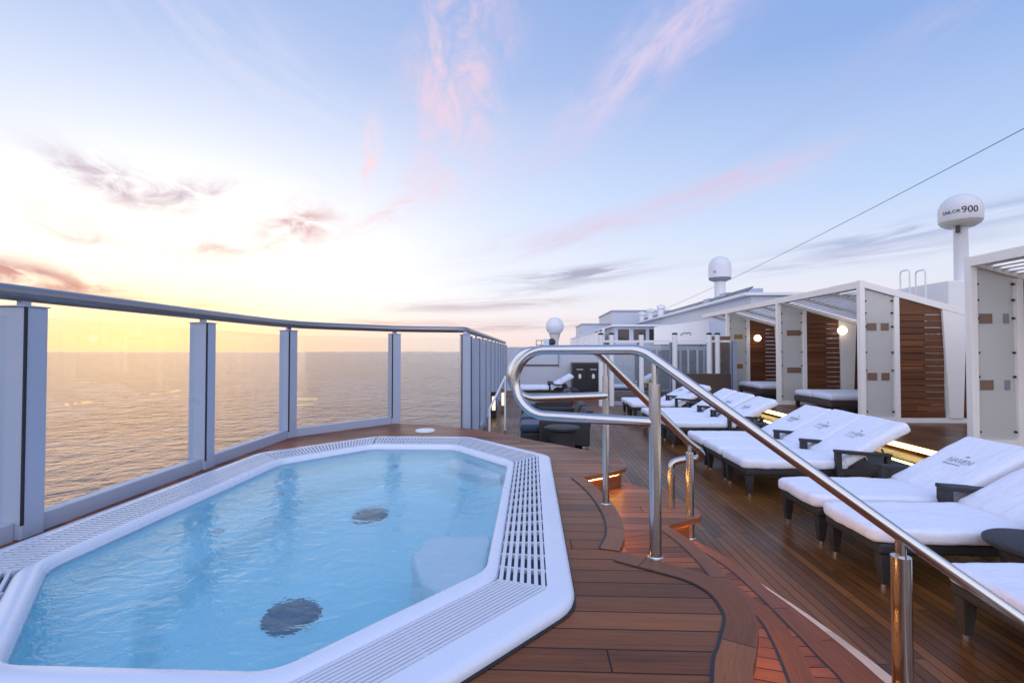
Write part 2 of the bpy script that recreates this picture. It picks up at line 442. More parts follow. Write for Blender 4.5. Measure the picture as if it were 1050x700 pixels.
STEP1_EDGE = crom([(0.62, -3.0), (0.64, -1.2), (0.70, 0.2), (0.84, 1.05), (1.05, 1.88), (1.10, 2.09), (1.125, 2.30), (1.075, 2.54), (1.055, 2.70), (1.05, 2.91), (1.02, 3.19), (0.95, 3.47)], 5)[:-1] \
    + crom([(0.95, 3.47), (1.10, 3.57), (1.22, 3.65), (1.275, 3.77), (1.25, 3.98), (1.17, 4.20), (1.04, 4.39), (0.81, 4.64), (0.5, 4.95)], 5)
STEP2_EDGE = crom([(0.92, -3.0), (0.94, -1.2), (1.02, 0.2), (1.16, 1.05), (1.37, 2.0), (1.385, 2.30), (1.38, 2.60), (1.365, 2.95), (1.33, 3.24), (1.25, 3.50), (1.13, 3.72), (0.9, 3.95), (0.6, 4.2)], 6)
RING_OUT = crom([(1.25, -3.0), (1.27, -1.2), (1.33, 0.2), (1.47, 1.15), (1.64, 2.05), (1.645, 2.42), (1.62, 2.75), (1.565, 3.1), (1.49, 3.42), (1.39, 3.72), (1.24, 3.98), (1.0, 4.3)], 6)
STRIP_OUT = crom([(1.37, -3.0), (1.39, -1.2), (1.45, 0.2), (1.58, 1.15), (1.73, 2.05), (1.71, 2.42), (1.665, 2.75), (1.59, 3.1), (1.505, 3.42), (1.395, 3.72), (1.242, 3.98), (1.0, 4.3)], 6)

def octagon(x0, x1, y0, y1, cx, cy, z):
    return [(x0 + cx, y0, z), (x1 - cx, y0, z), (x1, y0 + cy, z), (x1, y1 - cy, z), (x1 - cx, y1, z), (x0 + cx, y1, z), (x0, y1 - cy, z), (x0, y0 + cy, z)]
def rnd_oct(o, r, n=4):
    out = []; N = len(o)
    for i in range(N):
        p, a, c = Vector(o[i]), Vector(o[i - 1]), Vector(o[(i + 1) % N])
        p0 = p + (a - p).normalized() * r; p1 = p + (c - p).normalized() * r
        for k in range(n + 1):
            s = k / n; out.append(tuple((1 - s) ** 2 * p0 + 2 * s * (1 - s) * p + s * s * p1))
    return out
def O_out(e=0.0, z=0.5): return rnd_oct(octagon(-2.70 - e, 0.175 + e, 1.03 - e, 5.72 + e, 0.87, 0.98, z), 0.10)
def O_gout(z): return octagon(-2.625, 0.065, 1.13, 5.65, 0.82, 0.95, z)
def O_gin(z, e=0.0): return octagon(-2.345 - e, -0.15 + e, 1.38 - e, 5.19 + e, 0.64, 0.76, z)
def O_in(z, e=0.0, r=0.08): return rnd_oct(octagon(-2.30 - e, -0.205 + e, 1.50 - e, 5.13 + e, 0.60, 0.73, z), r)

HULL = [(-3.12, -30), (-3.12, 5.92), (-2.06, 7.18), (-1.08, 7.52), (-1.08, 90), (24, 90), (24, -30)]
DECKP = HULL
b = MB(); b.sheet([DECKP, [(p[0], p[1]) for p in O_out(0.02)]], 0.0)
structure(b.build('deck', M['teak_deck'], smooth=0, fixn=False))
b = MB(); b.wall(HULL, -33.2, -0.01)
structure(b.build('ship_hull', M['hull'], smooth=0))

# platform and steps (terraces): top sheet, nosing, riser
TOP0, TOP1, TOP2 = 0.5, 0.333, 0.167
def terrace(name, edge, top, tail, hole, topmat):
    loop = [(p.x, p.y) for p in edge] + tail
    root = MB(); root.sheet([loop] + ([hole] if hole else []), top)
    o = structure(root.build(name, topmat, smooth=0, fixn=False))
    ns = MB(); n = len(edge)
    ns.wall([(p.x, p.y) for p in edge], top - 0.035, top, closed=False)
    ins = off(edge, 0.045)
    A = [ns.bm.verts.new((p.x, p.y, top - 0.035)) for p in edge]; B = [ns.bm.verts.new((p.x, p.y, top - 0.035)) for p in ins]
    for i in range(n - 1): ns.bm.faces.new((A[i], A[i + 1], B[i + 1], B[i]))
    ns.build('nosing', M['teak_riser'], o, smooth=60)
    rs = MB(); rs.wall([(p.x, p.y) for p in ins], 0.0, top - 0.034, closed=False)
    rs.build('riser', M['teak_riser'], o, smooth=60)
    return o
tub_hole = [(p[0], p[1]) for p in O_out(-0.03)]
plat = terrace('spa_platform', PLAT_EDGE, TOP0, [(-2.96, 5.86), (-2.96, -3.0)], tub_hole, M['teak_platform'])
st1 = terrace('upper_step', STEP1_EDGE, TOP1, [(0.3, 4.8), (0.25, 3.0), (0.2, -3.0)], None, M['teak_platform'])
st2 = terrace('lower_step', STEP2_EDGE, TOP2, [(0.5, 4.1), (0.4, 3.0), (0.3, -3.0)], None, M['teak_platform'])

def border(edge, z, w, parent, a=0, e=None, cw=0.012, mat='teak_border', name='border_plank'):
    ed = edge[a:e]; inn = off(ed, w); in2 = off(ed, w + cw)
    r = MB(); r.ribbon(ed, inn, z + 0.004); r.build(name, M[mat], parent, smooth=0, fixn=False)
    r = MB(); r.ribbon(inn, in2, z + 0.0045); r.build('caulk_line', M['caulk'], parent, smooth=0, fixn=False)
    return in2
# platform border: near lobe, recess and far lobe
nA = 12 * 5; nB = nA + 5 * 5
border(PLAT_EDGE, TOP0, 0.115, plat, 0, nA)
border(PLAT_EDGE, TOP0, 0.10, plat, nA, nB + 1)
i1 = border(STEP1_EDGE, TOP1, 0.09, st1, 0, 11 * 5)
E1 = STEP1_EDGE[0:11 * 5]; in1 = off(E1, 0.102); in1b = off(E1, 0.45)
r = MB(); r.ribbon(in1, in1b, TOP1 + 0.003); r.build('tread_planks', M['teak_tread'], st1, smooth=0, fixn=False)
E2 = STEP2_EDGE; 
border(STEP2_EDGE, TOP2, 0.085, st2)
in2 = off(E2, 0.097); in2b = off(E2, 0.40)
r = MB(); r.ribbon(in2, in2b, TOP2 + 0.003); r.build('tread_planks', M['teak_tread'], st2, smooth=0, fixn=False)
# margin ring on the main deck and its pale inlaid strip
r = MB(); r.ribbon(RING_OUT, off(RING_OUT, 0.42), 0.004)
rg = structure(r.build('deck_margin', M['teak_border'], smooth=0, fixn=False))
r = MB(); r.ribbon(STRIP_OUT, RING_OUT, 0.0055); r.build('pale_strip', M['palewood'], rg, smooth=0, fixn=False)
cl = off(RING_OUT, 0.11); r = MB(); r.ribbon(cl, off(RING_OUT, 0.122), 0.0055); r.build('caulk_line', M['caulk'], rg, smooth=0, fixn=False)

# LED strips under the nosings
def led(edge, z, a, e, label, inset=0.040, mat='led', h=0.018):
    ed = off(edge[a:e], inset); w = MB()
    w.wall([(p.x, p.y) for p in ed], z - 0.035 - h, z - 0.036, closed=False)
    w.wall([(p.x, p.y) for p in off(edge[a:e], inset + 0.003)], z - 0.035 - h, z - 0.036, closed=False)
    return tag(w.build('light_strip', M[mat], smooth=0), label, 'light strip', 'amber light strips under the step edges')
led(PLAT_EDGE, TOP0, 4 * 5, nB + 14 * 1 + 8, 'amber light strip glowing under the rim of the hot tub platform')
led(STEP1_EDGE, TOP1, 4 * 5, 11 * 5 + 18, 'amber light strip glowing under the front of the upper curved step')
led(STEP2_EDGE, TOP2, 4 * 6, 11 * 6, 'faint amber light strip under the lowest curved step')

# recessed disc light on the platform
b = MB(); b.lathe([(0.0, 0.022), (0.10, 0.022), (0.125, 0.016), (0.13, 0.0)], (-1.40, 6.40, TOP0), 32)
tag(b.build('deck_light_disc', M['white'], smooth=40), 'flat white round disc set in the wooden platform behind the hot tub', 'deck light')

# ================================================================== HOT TUB
tub = thing('hot_tub', 'large white eight sided hot tub with slotted overflow grates, sunk in the teak platform', 'hot tub', (0, 0, 0))
b = MB()   # outer rim
gout = lambda z, e=0.0: rnd_oct([(p[0], p[1], z) for p in O_gout(z)], 0.02)
b.loft([O_out(0.0, 0.497), O_out(0.006, 0.52), O_out(0.0, 0.541), O_out(-0.018, 0.552), gout(0.553), gout(0.547), gout(0.46)])
b.build('outer_rim', M['tub'], tub, smooth=50)
b = MB(); b.loft([O_out(0.012, 0.502), O_out(0.012, 0.5045), O_out(-0.01, 0.5045)]); b.build('sealant_line', M['caulk'], tub, smooth=0)
b = MB()   # inner lip
gin = lambda z: rnd_oct(O_gin(z), 0.08)
b.loft([gin(0.46), gin(0.545), rnd_oct(O_gin(0.562, -0.012), 0.08), O_in(0.566, 0.012), O_in(0.558, 0.0), O_in(0.535, -0.008), O_in(0.48, -0.012)])
b.build('inner_lip', M['tub'], tub, smooth=60)
b = MB()   # channel under the grate
b.loft([rnd_oct(O_gout(0.487), 0.02), rnd_oct(O_gin(0.487, -0.01), 0.02)]); b.build('overflow_channel', M['channel'], tub, smooth=0)
Gi, Go = O_gin(0.545), O_gout(0.545)
def lerp(a, c, s): return Vector(a) * (1 - s) + Vector(c) * s
def grate(i, nl, cs, lw, cw, ltop=0.548):
    j = (i + 1) % 8; a0, a1, c0, c1 = Gi[i], Gi[j], Go[i], Go[j]; g = MB()
    for k in range(nl):
        s = (k + 0.5) / nl if nl > 1 else 0.5
        g.bar(lerp(a0, c0, s), lerp(a1, c1, s), lw, 0.022)
    L = (Vector(a1) - Vector(a0)).length; n = max(2, int(L / cs))
    for k in range(n + 1):
        s = min(max(k / n, 0.004), 0.996); g.bar(lerp(a0, a1, s) + Vector((0, 0, -0.002)), lerp(c0, c1, s) + Vector((0, 0, -0.002)), cw, 0.020)
    g.build('overflow_grate', M['grate'], tub, smooth=0)
# edges: 0 near,1 near right,2 right,3 far right,4 far,5 far left,6 left,7 near left
grate(2, 7, 0.135, 0.0172, 0.014); grate(1, 11, 0.35, 0.013, 0.012); grate(3, 9, 0.12, 0.014, 0.014)
grate(4, 3, 0.032, 0.012, 0.018); grate(5, 3, 0.030, 0.012, 0.018); grate(6, 2, 0.030, 0.010, 0.017); grate(7, 8, 0.2, 0.013, 0.014); grate(0, 11, 0.35, 0.013, 0.012)
b = MB()
def oi(e, z, r=0.10): return rnd_oct(octagon(-2.30 + e, -0.205 - e, 1.50 + e, 5.13 - e, 0.60 - 0.55 * e, 0.73 - 0.6 * e, z), r * (1 - e))
b.loft([oi(0.012, 0.49), oi(0.02, 0.40), oi(0.035, 0.29), oi(0.07, 0.25), oi(0.32, 0.235), oi(0.36, 0.20), oi(0.41, 0.05), oi(0.47, 0.0)], cap_end=True)
b.build('basin', M['basin'], tub, smooth=50)
b = MB()  # entry steps
b.poly([(-0.25, 2.46, 0.02), (-0.25, 3.06, 0.02), (-0.56, 3.06, 0.02), (-0.65, 2.98, 0.02), (-0.68, 2.75, 0.02), (-0.56, 2.46, 0.02), (-0.42, 2.34, 0.02), (-0.32, 2.34, 0.02)], (0, 0, 0.33))
b.build('entry_step', M['basinstep'], tub, smooth=0, bevel=0.03, seg=3)
b = MB(); b.poly([(-0.80, 4.72, 0.1), (-0.46, 4.36, 0.1), (-0.27, 4.30, 0.1), (-0.27, 4.42, 0.1), (-0.74, 5.0, 0.1), (-0.84, 4.98, 0.1)], (0, 0, 0.28)); b.build('seat_block', M['basinstep'], tub, smooth=0, bevel=0.03, seg=3)
for (x, y) in ((-1.29, 2.60), (-1.33, 4.00)):
    b = MB(); b.lathe([(0.0, 0.05), (0.07, 0.048), (0.13, 0.03), (0.15, 0.0)], (x, y, 0.001), 28)
    b.build('drain_cover', M['drain'], tub, smooth=40)
for (x, y) in ((-2.10, 3.2), (-2.10, 4.0), (-1.4, 4.95)):
    b = MB(); b.lathe([(0.0, 0.02), (0.035, 0.02), (0.05, 0.0)], (x, y, 0.237), 20); b.build('jet', M['jet'], tub, smooth=40)
b = MB(); b.sheet([[(p[0], p[1]) for p in O_in(0.5, -0.009)]], 0.515)
structure(b.build('water', M['water'], smooth=0, fixn=False))

# ================================================================== WINDSCREENS
def windscreen(label, pts, base, top, rail_z, glassmat='glass', pw=0.135, rail=True, post_from=0, basez=None, extra_rail=None, name='glass_windscreen'):
    ws = thing(name, label, 'windscreen', (pts[0][0], pts[0][1], 0))
    o0 = Vector((pts[0][0], pts[0][1], 0))
    P = [Vector((p[0], p[1], 0)) - o0 for p in pts]; n = len(P)
    for i in range(n):
        t = (P[min(i + 1, n - 1)] - P[max(i - 1, 0)]).normalized(); s = Vector((t.y, -t.x, 0)); bz = basez[i] if basez else base
        pb = MB(); pb.obox(P[i] + Vector((0, 0, (bz + top) / 2)), t, s, (0, 0, 1), pw, 0.155, top - bz)
        po = pb.build('post', M['alu'], ws, smooth=0, bevel=0.006)
        g = MB(); g.obox(P[i] + s * 0.0785 - t * (pw / 2 - 0.004) + Vector((0, 0, (bz + top) / 2 + 0.04)), t, s, (0, 0, 1), 0.016, 0.008, top - bz - 0.085)
        g.build('gasket', M['gasket'], po, smooth=0)
        g = MB(); g.obox(P[i] + Vector((0, 0, top + 0.004)), t, s, (0, 0, 1), pw + 0.012, 0.167, 0.008); g.build('post_cap', M['aluframe'], po, smooth=0)
        if rail:
            g = MB(); g.obox(P[i] + Vector((0, 0, (top + rail_z) / 2)), t, s, (0, 0, 1), 0.055, 0.03, rail_z - top - 0.01); g.build('rail_bracket', M['aluframe'], ws, smooth=0)
    for i in range(n - 1):
        a, c = P[i], P[i + 1]; t = (c - a).normalized(); s = Vector((t.y, -t.x, 0)); bz = max(basez[i], basez[i + 1]) if basez else base
        if basez: bz = min(basez[i], basez[i + 1])
        L = (c - a).length - pw; mid = (a + c) / 2
        g = MB(); g.obox(mid - s * 0.03 + Vector((0, 0, (bz + 0.09 + top - 0.05) / 2)), t, s, (0, 0, 1), L + 0.02, 0.012, top - 0.05 - bz - 0.09)
        g.build('glass_pane', M[glassmat], ws, smooth=0)
        g = MB(); g.obox(mid + Vector((0, 0, bz + 0.035)), t, s, (0, 0, 1), L, 0.085, 0.13); g.build('bottom_frame', M['aluframe'], ws, smooth=0, bevel=0.006)
    if rail:
        q = MB(); rp = [p + Vector((0, 0, rail_z + 0.02)) for p in P]
        if extra_rail: rp = [Vector((x, y, 0)) - o0 + Vector((0, 0, rail_z + 0.02)) for x, y in extra_rail]
        q.tube(rp, (0.050, 0.046), 14); q.build('handrail', M['rail'], ws, smooth=60)
    return ws
left_pts = [(-2.88, -2.1), (-2.89, -0.5), (-2.90, 1.12), (-2.91, 2.68), (-2.96, 4.28), (-2.98, 5.87), (-2.02, 7.12), (-1.02, 7.46)]
lr = [(-2.88, -2.1), (-2.89, 1.1), (-2.91, 2.68), (-2.96, 4.28), (-2.98, 5.0), (-2.97, 5.55), (-2.89, 5.99), (-2.70, 6.32), (-2.02, 7.10), (-1.6, 7.30), (-1.2, 7.42), (-1.06, 7.47), (-1.02, 7.55)]
windscreen('clear glass windscreen with grey posts and rounded rail curving round the hot tub', left_pts, 0.5, 1.80, 1.86, basez=[0.5] * 7 + [0.0], extra_rail=lr)
side_pts = [(-1.02, 7.72 + 1.22 * k) for k in range(10)]
windscreen('long glass windscreen receding along the deck edge past the hot tub', side_pts, 0.0, 1.78, 1.86, 'glassfar', pw=0.16)
cross = [(2.03, 14.2), (3.12, 14.22), (4.06, 14.24), (5.12, 14.26), (5.8, 14.28)]
windscreen('glass windbreak with white posts crossing the deck behind the white loungers', cross, 0.0, 1.82, 1.86, 'glassfar', pw=0.14, rail=False)
b = MB(); b.box(2.0, 5.85, 14.13, 14.36, 1.80, 1.85) ; 
# posts of that windbreak stand taller than its panes
wb = thing('windbreak_post_row', 'row of tall white posts with a white top rail along the glass windbreak', 'post row', (2.0, 14.0, 0))
for k, (x, y) in enumerate([(1.98, 14.0), (2.28, 14.0), (3.12, 14.0), (4.06, 14.0), (5.02, 14.0), (5.25, 14.0)]):
    p = MB(); p.tube([(x - 2.0, 0, 0), (x - 2.0, 0, 2.02)], 0.07, 14); p.build('post', M['white'], wb, smooth=50)
    p = MB(); p.lathe([(0.078, 0.0), (0.078, 0.03), (0.05, 0.05), (0.0, 0.055)], (x - 2.0, 0, 2.02), 14); p.build('post_cap', M['gasket'], wb, smooth=50)
b.bm.free(); b = MB(); b.box(-0.05, 3.6, -0.03, 0.03, 1.80, 1.86); b.build('top_rail', M['white'], wb, smooth=0)

# ================================================================== HANDRAILS
def arc(c, ax, ay, r, a0, a1, n=12):
    c, ax, ay = Vector(c), Vector(ax).normalized(), Vector(ay).normalized()
    return [c + ax * r * math.cos(R(a0 + (a1 - a0) * k / n)) + ay * r * math.sin(R(a0 + (a1 - a0) * k / n)) for k in range(n + 1)]
def fillet(pts, r, n=6):
    P = [Vector(p) for p in pts]; out = [P[0]]
    for i in range(1, len(P) - 1):
        p, a, c = P[i], P[i - 1], P[i + 1]; rr = min(r, (a - p).length * .45, (c - p).length * .45)
        p0 = p + (a - p).normalized() * rr; p1 = p + (c - p).normalized() * rr
        for k in range(n + 1):
            s = k / n; out.append((1 - s) ** 2 * p0 + 2 * s * (1 - s) * p + s * s * p1)
    out.append(P[-1]); return out
RR = 0.0265
def handrail(label, post1, top1, z1, dirv, s_loop, loop_d, slope_pts, posts, ztop):
    h = thing('stair_handrail', label, 'handrail', (post1[0], post1[1], 0))
    o0 = Vector((post1[0], post1[1], 0)); d = Vector((dirv[0], dirv[1], 0)).normalized(); up = Vector((0, 0, 1)); r = loop_d / 2
    c = -d * (s_loop - r) + up * (ztop - r)
    path = [up * (ztop - loop_d) - d * 0.0]                                 # lower bar end at the post
    path += [up * (ztop - loop_d) - d * (s_loop - r) * 0.5]
    path += arc(c, -d, -up, r, 90, -90, 20)
    path += [Vector(p) - o0 for p in slope_pts]
    m = MB(); m.tube(path, RR, 16); m.build('rail', M['steel'], h, smooth=60)
    for (x, y, zb, zt, sleeve, rb) in posts:
        q = Vector((x, y, 0)) - o0
        m = MB(); m.tube([q + up * zb, q + up * sleeve], rb, 16); m.tube([q + up * (sleeve - 0.01), q + up * zt], rb * 0.52, 12); m.build('post', M['steel'], h, smooth=50)
        m = MB(); m.lathe([(rb + 0.010, 0.0), (rb + 0.010, 0.004), (rb + 0.002, 0.007), (rb, 0.012)], (q.x, q.y, zb), 20); m.build('base_flange', M['steel'], h, smooth=40)
    return h
# near handrail
B0 = (0.63, 2.53); C0 = (1.55, 2.13); dn = (0.917, -0.40)
near_slope = fillet([(0.45, 2.61, 1.558), (0.57, 2.556, 1.558), (1.55, 2.13, 0.775), (1.95, 1.955, 0.465)], 0.10)[1:-1]
near_end = fillet([(1.95, 1.955, 0.465), (2.02, 1.925, 0.41), (2.02, 1.80, 0.40), (1.92, 1.78, 0.40), (1.92, 1.78, 0.0)], 0.05)
handrail('polished steel handrail nearest the hot tub, its long rail sloping down to the right', B0, None, 0, dn, 0.79, 0.372, near_slope + near_end,
         [(0.63, 2.53, 0.5, 1.49, 1.38, 0.030), (1.55, 2.13, 0.0, 0.76, 0.69, 0.037)], 1.558)
dfv = (0.915, 0.40)
far_slope = fillet([(0.36, 3.324, 1.555), (0.44, 3.36, 1.555), (1.17, 3.68, 0.87), (1.27, 3.725, 0.80), (1.30, 3.80, 0.735), (1.19, 3.87, 0.71), (1.09, 3.88, 0.68), (1.09, 3.88, 0.335)], 0.055)
handrail('thinner looking steel handrail on the far side of the steps, ending in a small loop', (0.51, 3.39), None, 0, dfv, 0.70, 0.31, far_slope[1:],
         [(0.51, 3.39, 0.5, 1.48, 1.38, 0.023), (1.17, 3.68, 0.167, 0.86, 0.80, 0.028)], 1.555)

# ================================================================== LOUNGERS
def text_mesh(body, size, ext=0.002, spacing=1.0):
    cu = bpy.data.curves.new('txt', 'FONT'); cu.body = body; cu.size = size; cu.extrude = ext; cu.align_x = 'CENTER'; cu.space_character = spacing
    cu.resolution_u = 3
    o = bpy.data.objects.new('txt', cu); COL.objects.link(o); bpy.context.view_layer.update()
    me = bpy.data.meshes.new_from_object(o.evaluated_get(bpy.context.evaluated_depsgraph_get()))
    bpy.data.objects.remove(o); bpy.data.curves.remove(cu); return me
def strokes_haven(m, w, h, mat4, t=0.006):
    """HAVEN in thin roman capitals drawn with slim bars, centred"""
    L = {'H': [((0, 0), (0, 1)), ((.75, 0), (.75, 1)), ((0, .5), (.75, .5))], 'A': [((0, 0), (.42, 1)), ((.42, 1), (.84, 0)), ((.16, .36), (.68, .36))],
         'V': [((0, 1), (.42, 0)), ((.42, 0), (.84, 1))], 'E': [((0, 0), (0, 1)), ((0, 0), (.55, 0)), ((0, .5), (.48, .5)), ((0, 1), (.55, 1))],
         'N': [((0, 0), (0, 1)), ((0, 1), (.75, 0)), ((.75, 0), (.75, 1))]}
    adv = {'H': 1.05, 'A': 1.0, 'V': 1.05, 'E': .85, 'N': .75}; tot = sum(adv[c] for c in 'HAVEN'); k = w / tot; x = -w / 2
    for c in 'HAVEN':
        for (a, e) in L[c]:
            p = mat4 @ Vector((x + a[0] * k, a[1] * h, 0)); q = mat4 @ Vector((x + e[0] * k, e[1] * h, 0)); m.bar(p, q, t, 0.004, mat4.to_3x3() @ Vector((0, 0, 1)))
        if c in 'HVN':   # serifs
            for sx, sy in (((0, 1), (.75, 1), (0, 0), (.75, 0)) if c == 'H' else (((0, 1), (.84, 1)) if c == 'V' else ((0, 0), (.75, 1)))):
                p = mat4 @ Vector((x + (sx - .12) * k, sy * h, 0)); q = mat4 @ Vector((x + (sx + .12) * k, sy * h, 0)); m.bar(p, q, t * .7, 0.0036, mat4.to_3x3() @ Vector((0, 0, 1)))
        x += adv[c] * k
ROWG = 'sun loungers in a row along the right side of the deck'
def make_lounger(name, label, top='towel', logo=True, arms=True, back=29, group=ROWG, seed=0.0):
    t = thing(name, label, 'sun lounger', (0, 0, 0), 0, group)
    W = 0.625; fm = M['wicker']
    m = MB(); m.box(0.02, 1.92, -W / 2 + .012, W / 2 - .012, 0.225, 0.30); m.build('frame', fm, t, smooth=0, bevel=0.022, seg=3)
    for sx, sy in ((0.07, -1), (0.07, 1), (1.80, -1), (1.80, 1)):
        m = MB(); y = sy * (W / 2 - 0.055); m.loft([[(sx - a, y - a, z), (sx + a, y - a, z), (sx + a, y + a, z), (sx - a, y + a, z)] for a, z in ((0.036, 0.228), (0.033, 0.15), (0.021, 0.028))], cap_end=True)
        lg = m.build('leg', fm, t, smooth=0, bevel=0.004)
        m = MB(); m.tube([(sx, y, 0.0), (sx, y, 0.03)], 0.017, 10); m.build('foot_cap', M['darksteel'], lg, smooth=40)
    m = MB(); m.cushion(1.10, W + 0.015, 0.102, 0.036, (30, 18, 5), 0.0075, 4.5, seed, Matrix.Translation((-0.015, 0, 0.297)), 0.13)
    m.build('mattress', M[top], t, smooth=60)
    bm4 = Matrix.Translation((1.035, 0, 0.335)) @ Matrix.Rotation(R(-back), 4, 'Y')
    m = MB(); m.cushion(0.80, W + 0.02, 0.115, 0.038, (24, 18, 5), 0.0065, 4.5, seed + 9, bm4 @ Matrix.Translation((0, 0, -0.03)))
    bk = m.build('backrest', M[top], t, smooth=60)
    if logo:
        m4 = bm4 @ Matrix.Translation((0.40, 0, 0.0895)) @ Matrix(((0, 1, 0, 0), (-1, 0, 0, 0), (0, 0, 1, 0), (0, 0, 0, 1)))
        m = MB(); strokes_haven(m, 0.215, 0.055, m4, 0.0031)
        p, q = m4 @ Vector((-0.11, -0.03, 0)), m4 @ Vector((0.05, -0.03, 0)); m.bar(p, q, 0.009, 0.004, m4.to_3x3() @ Vector((0, 0, 1)))
        for k in range(5):
            an = R(90 + (k - 2) * 38); p = m4 @ Vector((0.005, 0.092, 0)); q = m4 @ Vector((0.005 + math.cos(an) * .018, 0.092 + math.sin(an) * .018, 0)); m.bar(p, q, 0.004, 0.004, m4.to_3x3() @ Vector((0, 0, 1)))
        m.build('embroidered_lettering', M['ink'], bk, smooth=0)
    if arms:
        for sy in (-1, 1):
            y = sy * (W / 2 + 0.018); m = MB()
            m.box(0.93, 0.985, y - .03, y + .03, 0.235, 0.485)
            m.poly([(0.925, y - .036, .482), (1.50, y - .036, .445), (1.50, y - .036, .477), (0.925, y - .036, .516)], (0, 0.072, 0))
            m.box(1.44, 1.49, y - .028, y + .028, 0.235, 0.449)
            m.build('armrest', fm, t, smooth=0, bevel=0.008)
    m = MB()
    for sy in (-1, 1): m.tube([(1.62, sy * .2, 0.26), (1.50, sy * .2, 0.50)], 0.013, 8)
    m.tube([(1.62, -.2, 0.27), (1.62, .2, 0.27)], 0.013, 8); m.build('back_prop', M['darksteel'], t, smooth=40)
    return t
XF = 2.27
L0 = make_lounger('sun_lounger', 'white lounger nearest the viewer, cut off by the bottom right corner')
L0.location = (2.27, 2.50, 0)
spots = [(2.24, 3.585, 'white lounger just behind the round wicker side table, backrest leaving the picture'),
         (2.26, 4.31, 'white lounger with the clearest grey HAVEN lettering on its raised backrest'),
         (2.26, 5.61, 'nearest lounger of the middle trio, with dark armrests before the LED step'),
         (2.27, 6.27, 'middle lounger of the trio in front of the white cabana panel'),
         (2.27, 6.92, 'farthest lounger of the middle trio, its foot behind the steel rail'),
         (2.25, 8.40, 'nearest lounger of the far trio, next to the yellow LED step'),
         (2.25, 9.15, 'middle lounger of the far trio below the brown wicker wall'),
         (2.25, 9.85, 'farthest lounger of the far trio behind the handrail post'),
         (2.25, 11.30, 'nearer lounger of the distant pair in front of the glass windbreak'),
         (2.25, 12.05, 'rear lounger of the distant pair in front of the glass windbreak'),
         (2.45, 16.9, 'single white lounger behind the glass windbreak posts')]
protos = [L0]
for k, (x, y, lb) in enumerate(spots):
    if k < 3:
        o = make_lounger('sun_lounger', lb, seed=11.0 * (k + 1), back=29 + (k - 1) * 1.2); o.location = (x, y, 0); o.rotation_euler = (0, 0, R(random.uniform(-0.7, 0.7))); protos.append(o)
    else: dup(protos[k % 4], (x, y, 0), R(random.uniform(-0.8, 0.8)), lb)
G2 = 'sun loungers facing the sea on the left side of the deck'
def make_chair(label):
    t = thing('lounge_chair', label, 'lounge chair', (0, 0, 0), 0, 'dark wicker lounge chairs facing the sea')
    m = MB(); m.box(0.0, 1.10, -0.36, 0.36, 0.05, 0.24); m.build('base', M['wicker'], t, smooth=0, bevel=0.02)
    for sy in (-1, 1):
        m = MB(); m.box(0.30, 1.10, sy * .41 - .048, sy * .41 + .048, 0.05, 0.46); m.build('armrest', M['wicker'], t, smooth=0, bevel=0.025)
    m = MB(); m.poly([(0.90, -.358, .241), (1.10, -.358, .241), (1.17, -.358, .60), (1.06, -.358, .60)], (0, .716, 0)); m.build('backrest', M['wicker'], t, smooth=0, bevel=0.025)
    m = MB(); m.cushion(0.90, 0.70, 0.13, 0.05, (16, 12, 3), 0.005, 4, 1.0, Matrix.Translation((-0.01, 0, 0.242))); m.build('seat_cushion', M['navy'], t, smooth=60)
    for x in (0.06, 1.02):
        for y in (-.32, .32):
            m = MB(); m.box(x - .03, x + .03, y - .03, y + .03, 0, 0.049); m.build('leg', M['darksteel'], t, smooth=0)
    return t
LD = make_chair('dark wicker lounge chair with navy cushion nearest the platform edge')
LD.location = (-0.18, 8.2, 0)
for x, y, lb in [(-0.18, 9.15, 'second dark navy cushioned chair behind the platform, seen under the rail loop'), (-0.22, 11.2, 'third dark navy cushioned chair, half hidden by the lower rail bar'), (-0.22, 12.15, 'dark navy cushioned chair deepest in the row on the left')]:
    dup(LD, (x, y, 0), R(random.uniform(-2, 2)), lb)
dup(L0, (-0.38, 16.0, 0), R(1), 'nearer white lounger of the pair by the far bulkhead, framed in the rail loop', G2)
dup(L0, (-0.38, 16.75, 0), R(-1), 'rear white lounger of the pair by the far bulkhead, framed in the rail loop', G2)

def side_table(loc, label):
    t = thing('side_table', label, 'side table', loc, 0, 'round wicker side tables')
    m = MB(); m.lathe([(0.0, 0.40), (0.0, 0.425), (0.255, 0.425), (0.268, 0.415), (0.268, 0.395), (0.25, 0.385), (0.0, 0.385)], (0, 0, 0), 40); m.build('tabletop', M['wicker'], t, smooth=40)
    m = MB(); m.lathe([(0.0, 0.0), (0.20, 0.0), (0.205, 0.02), (0.175, 0.2), (0.20, 0.384), (0.0, 0.384)], (0, 0, 0), 40); m.build('pedestal', M['wicker'], t, smooth=40)
    return t
T0 = side_table((3.0, 3.0, 0), 'round dark wicker side table between the two nearest white loungers')
dup(T0, (0.46, 7.35, 0), 0, 'round side table beside the nearest dark navy chair, past the platform')

# ================================================================== CABANAS
# raised teak terrace of the cabanas
b = MB(); b.box(5.32, 15, -3, 17.6, 0.0, 0.25); ct = structure(b.build('cabana_terrace', M['teak_deck'], smooth=0))
b = MB(); b.box(4.92, 5.318, -3, 17.6, 0.002, 0.12); structure(b.build('terrace_step', M['teak_deck'], smooth=0))
def strip(x, z0, z1, label, y0=-2, y1=17.5):
    m = MB(); m.box(x - 0.012, x - 0.002, y0, y1, z0, z1); return tag(m.build('light_strip', M['ledy'], smooth=0), label, 'light strip', 'yellow light strips along the cabana steps')
strip(5.32, 0.165, 0.235, 'upper yellow light strip along the riser of the cabana terrace')
strip(4.92, 0.06, 0.10, 'lower yellow light strip along the first step below the cabanas')

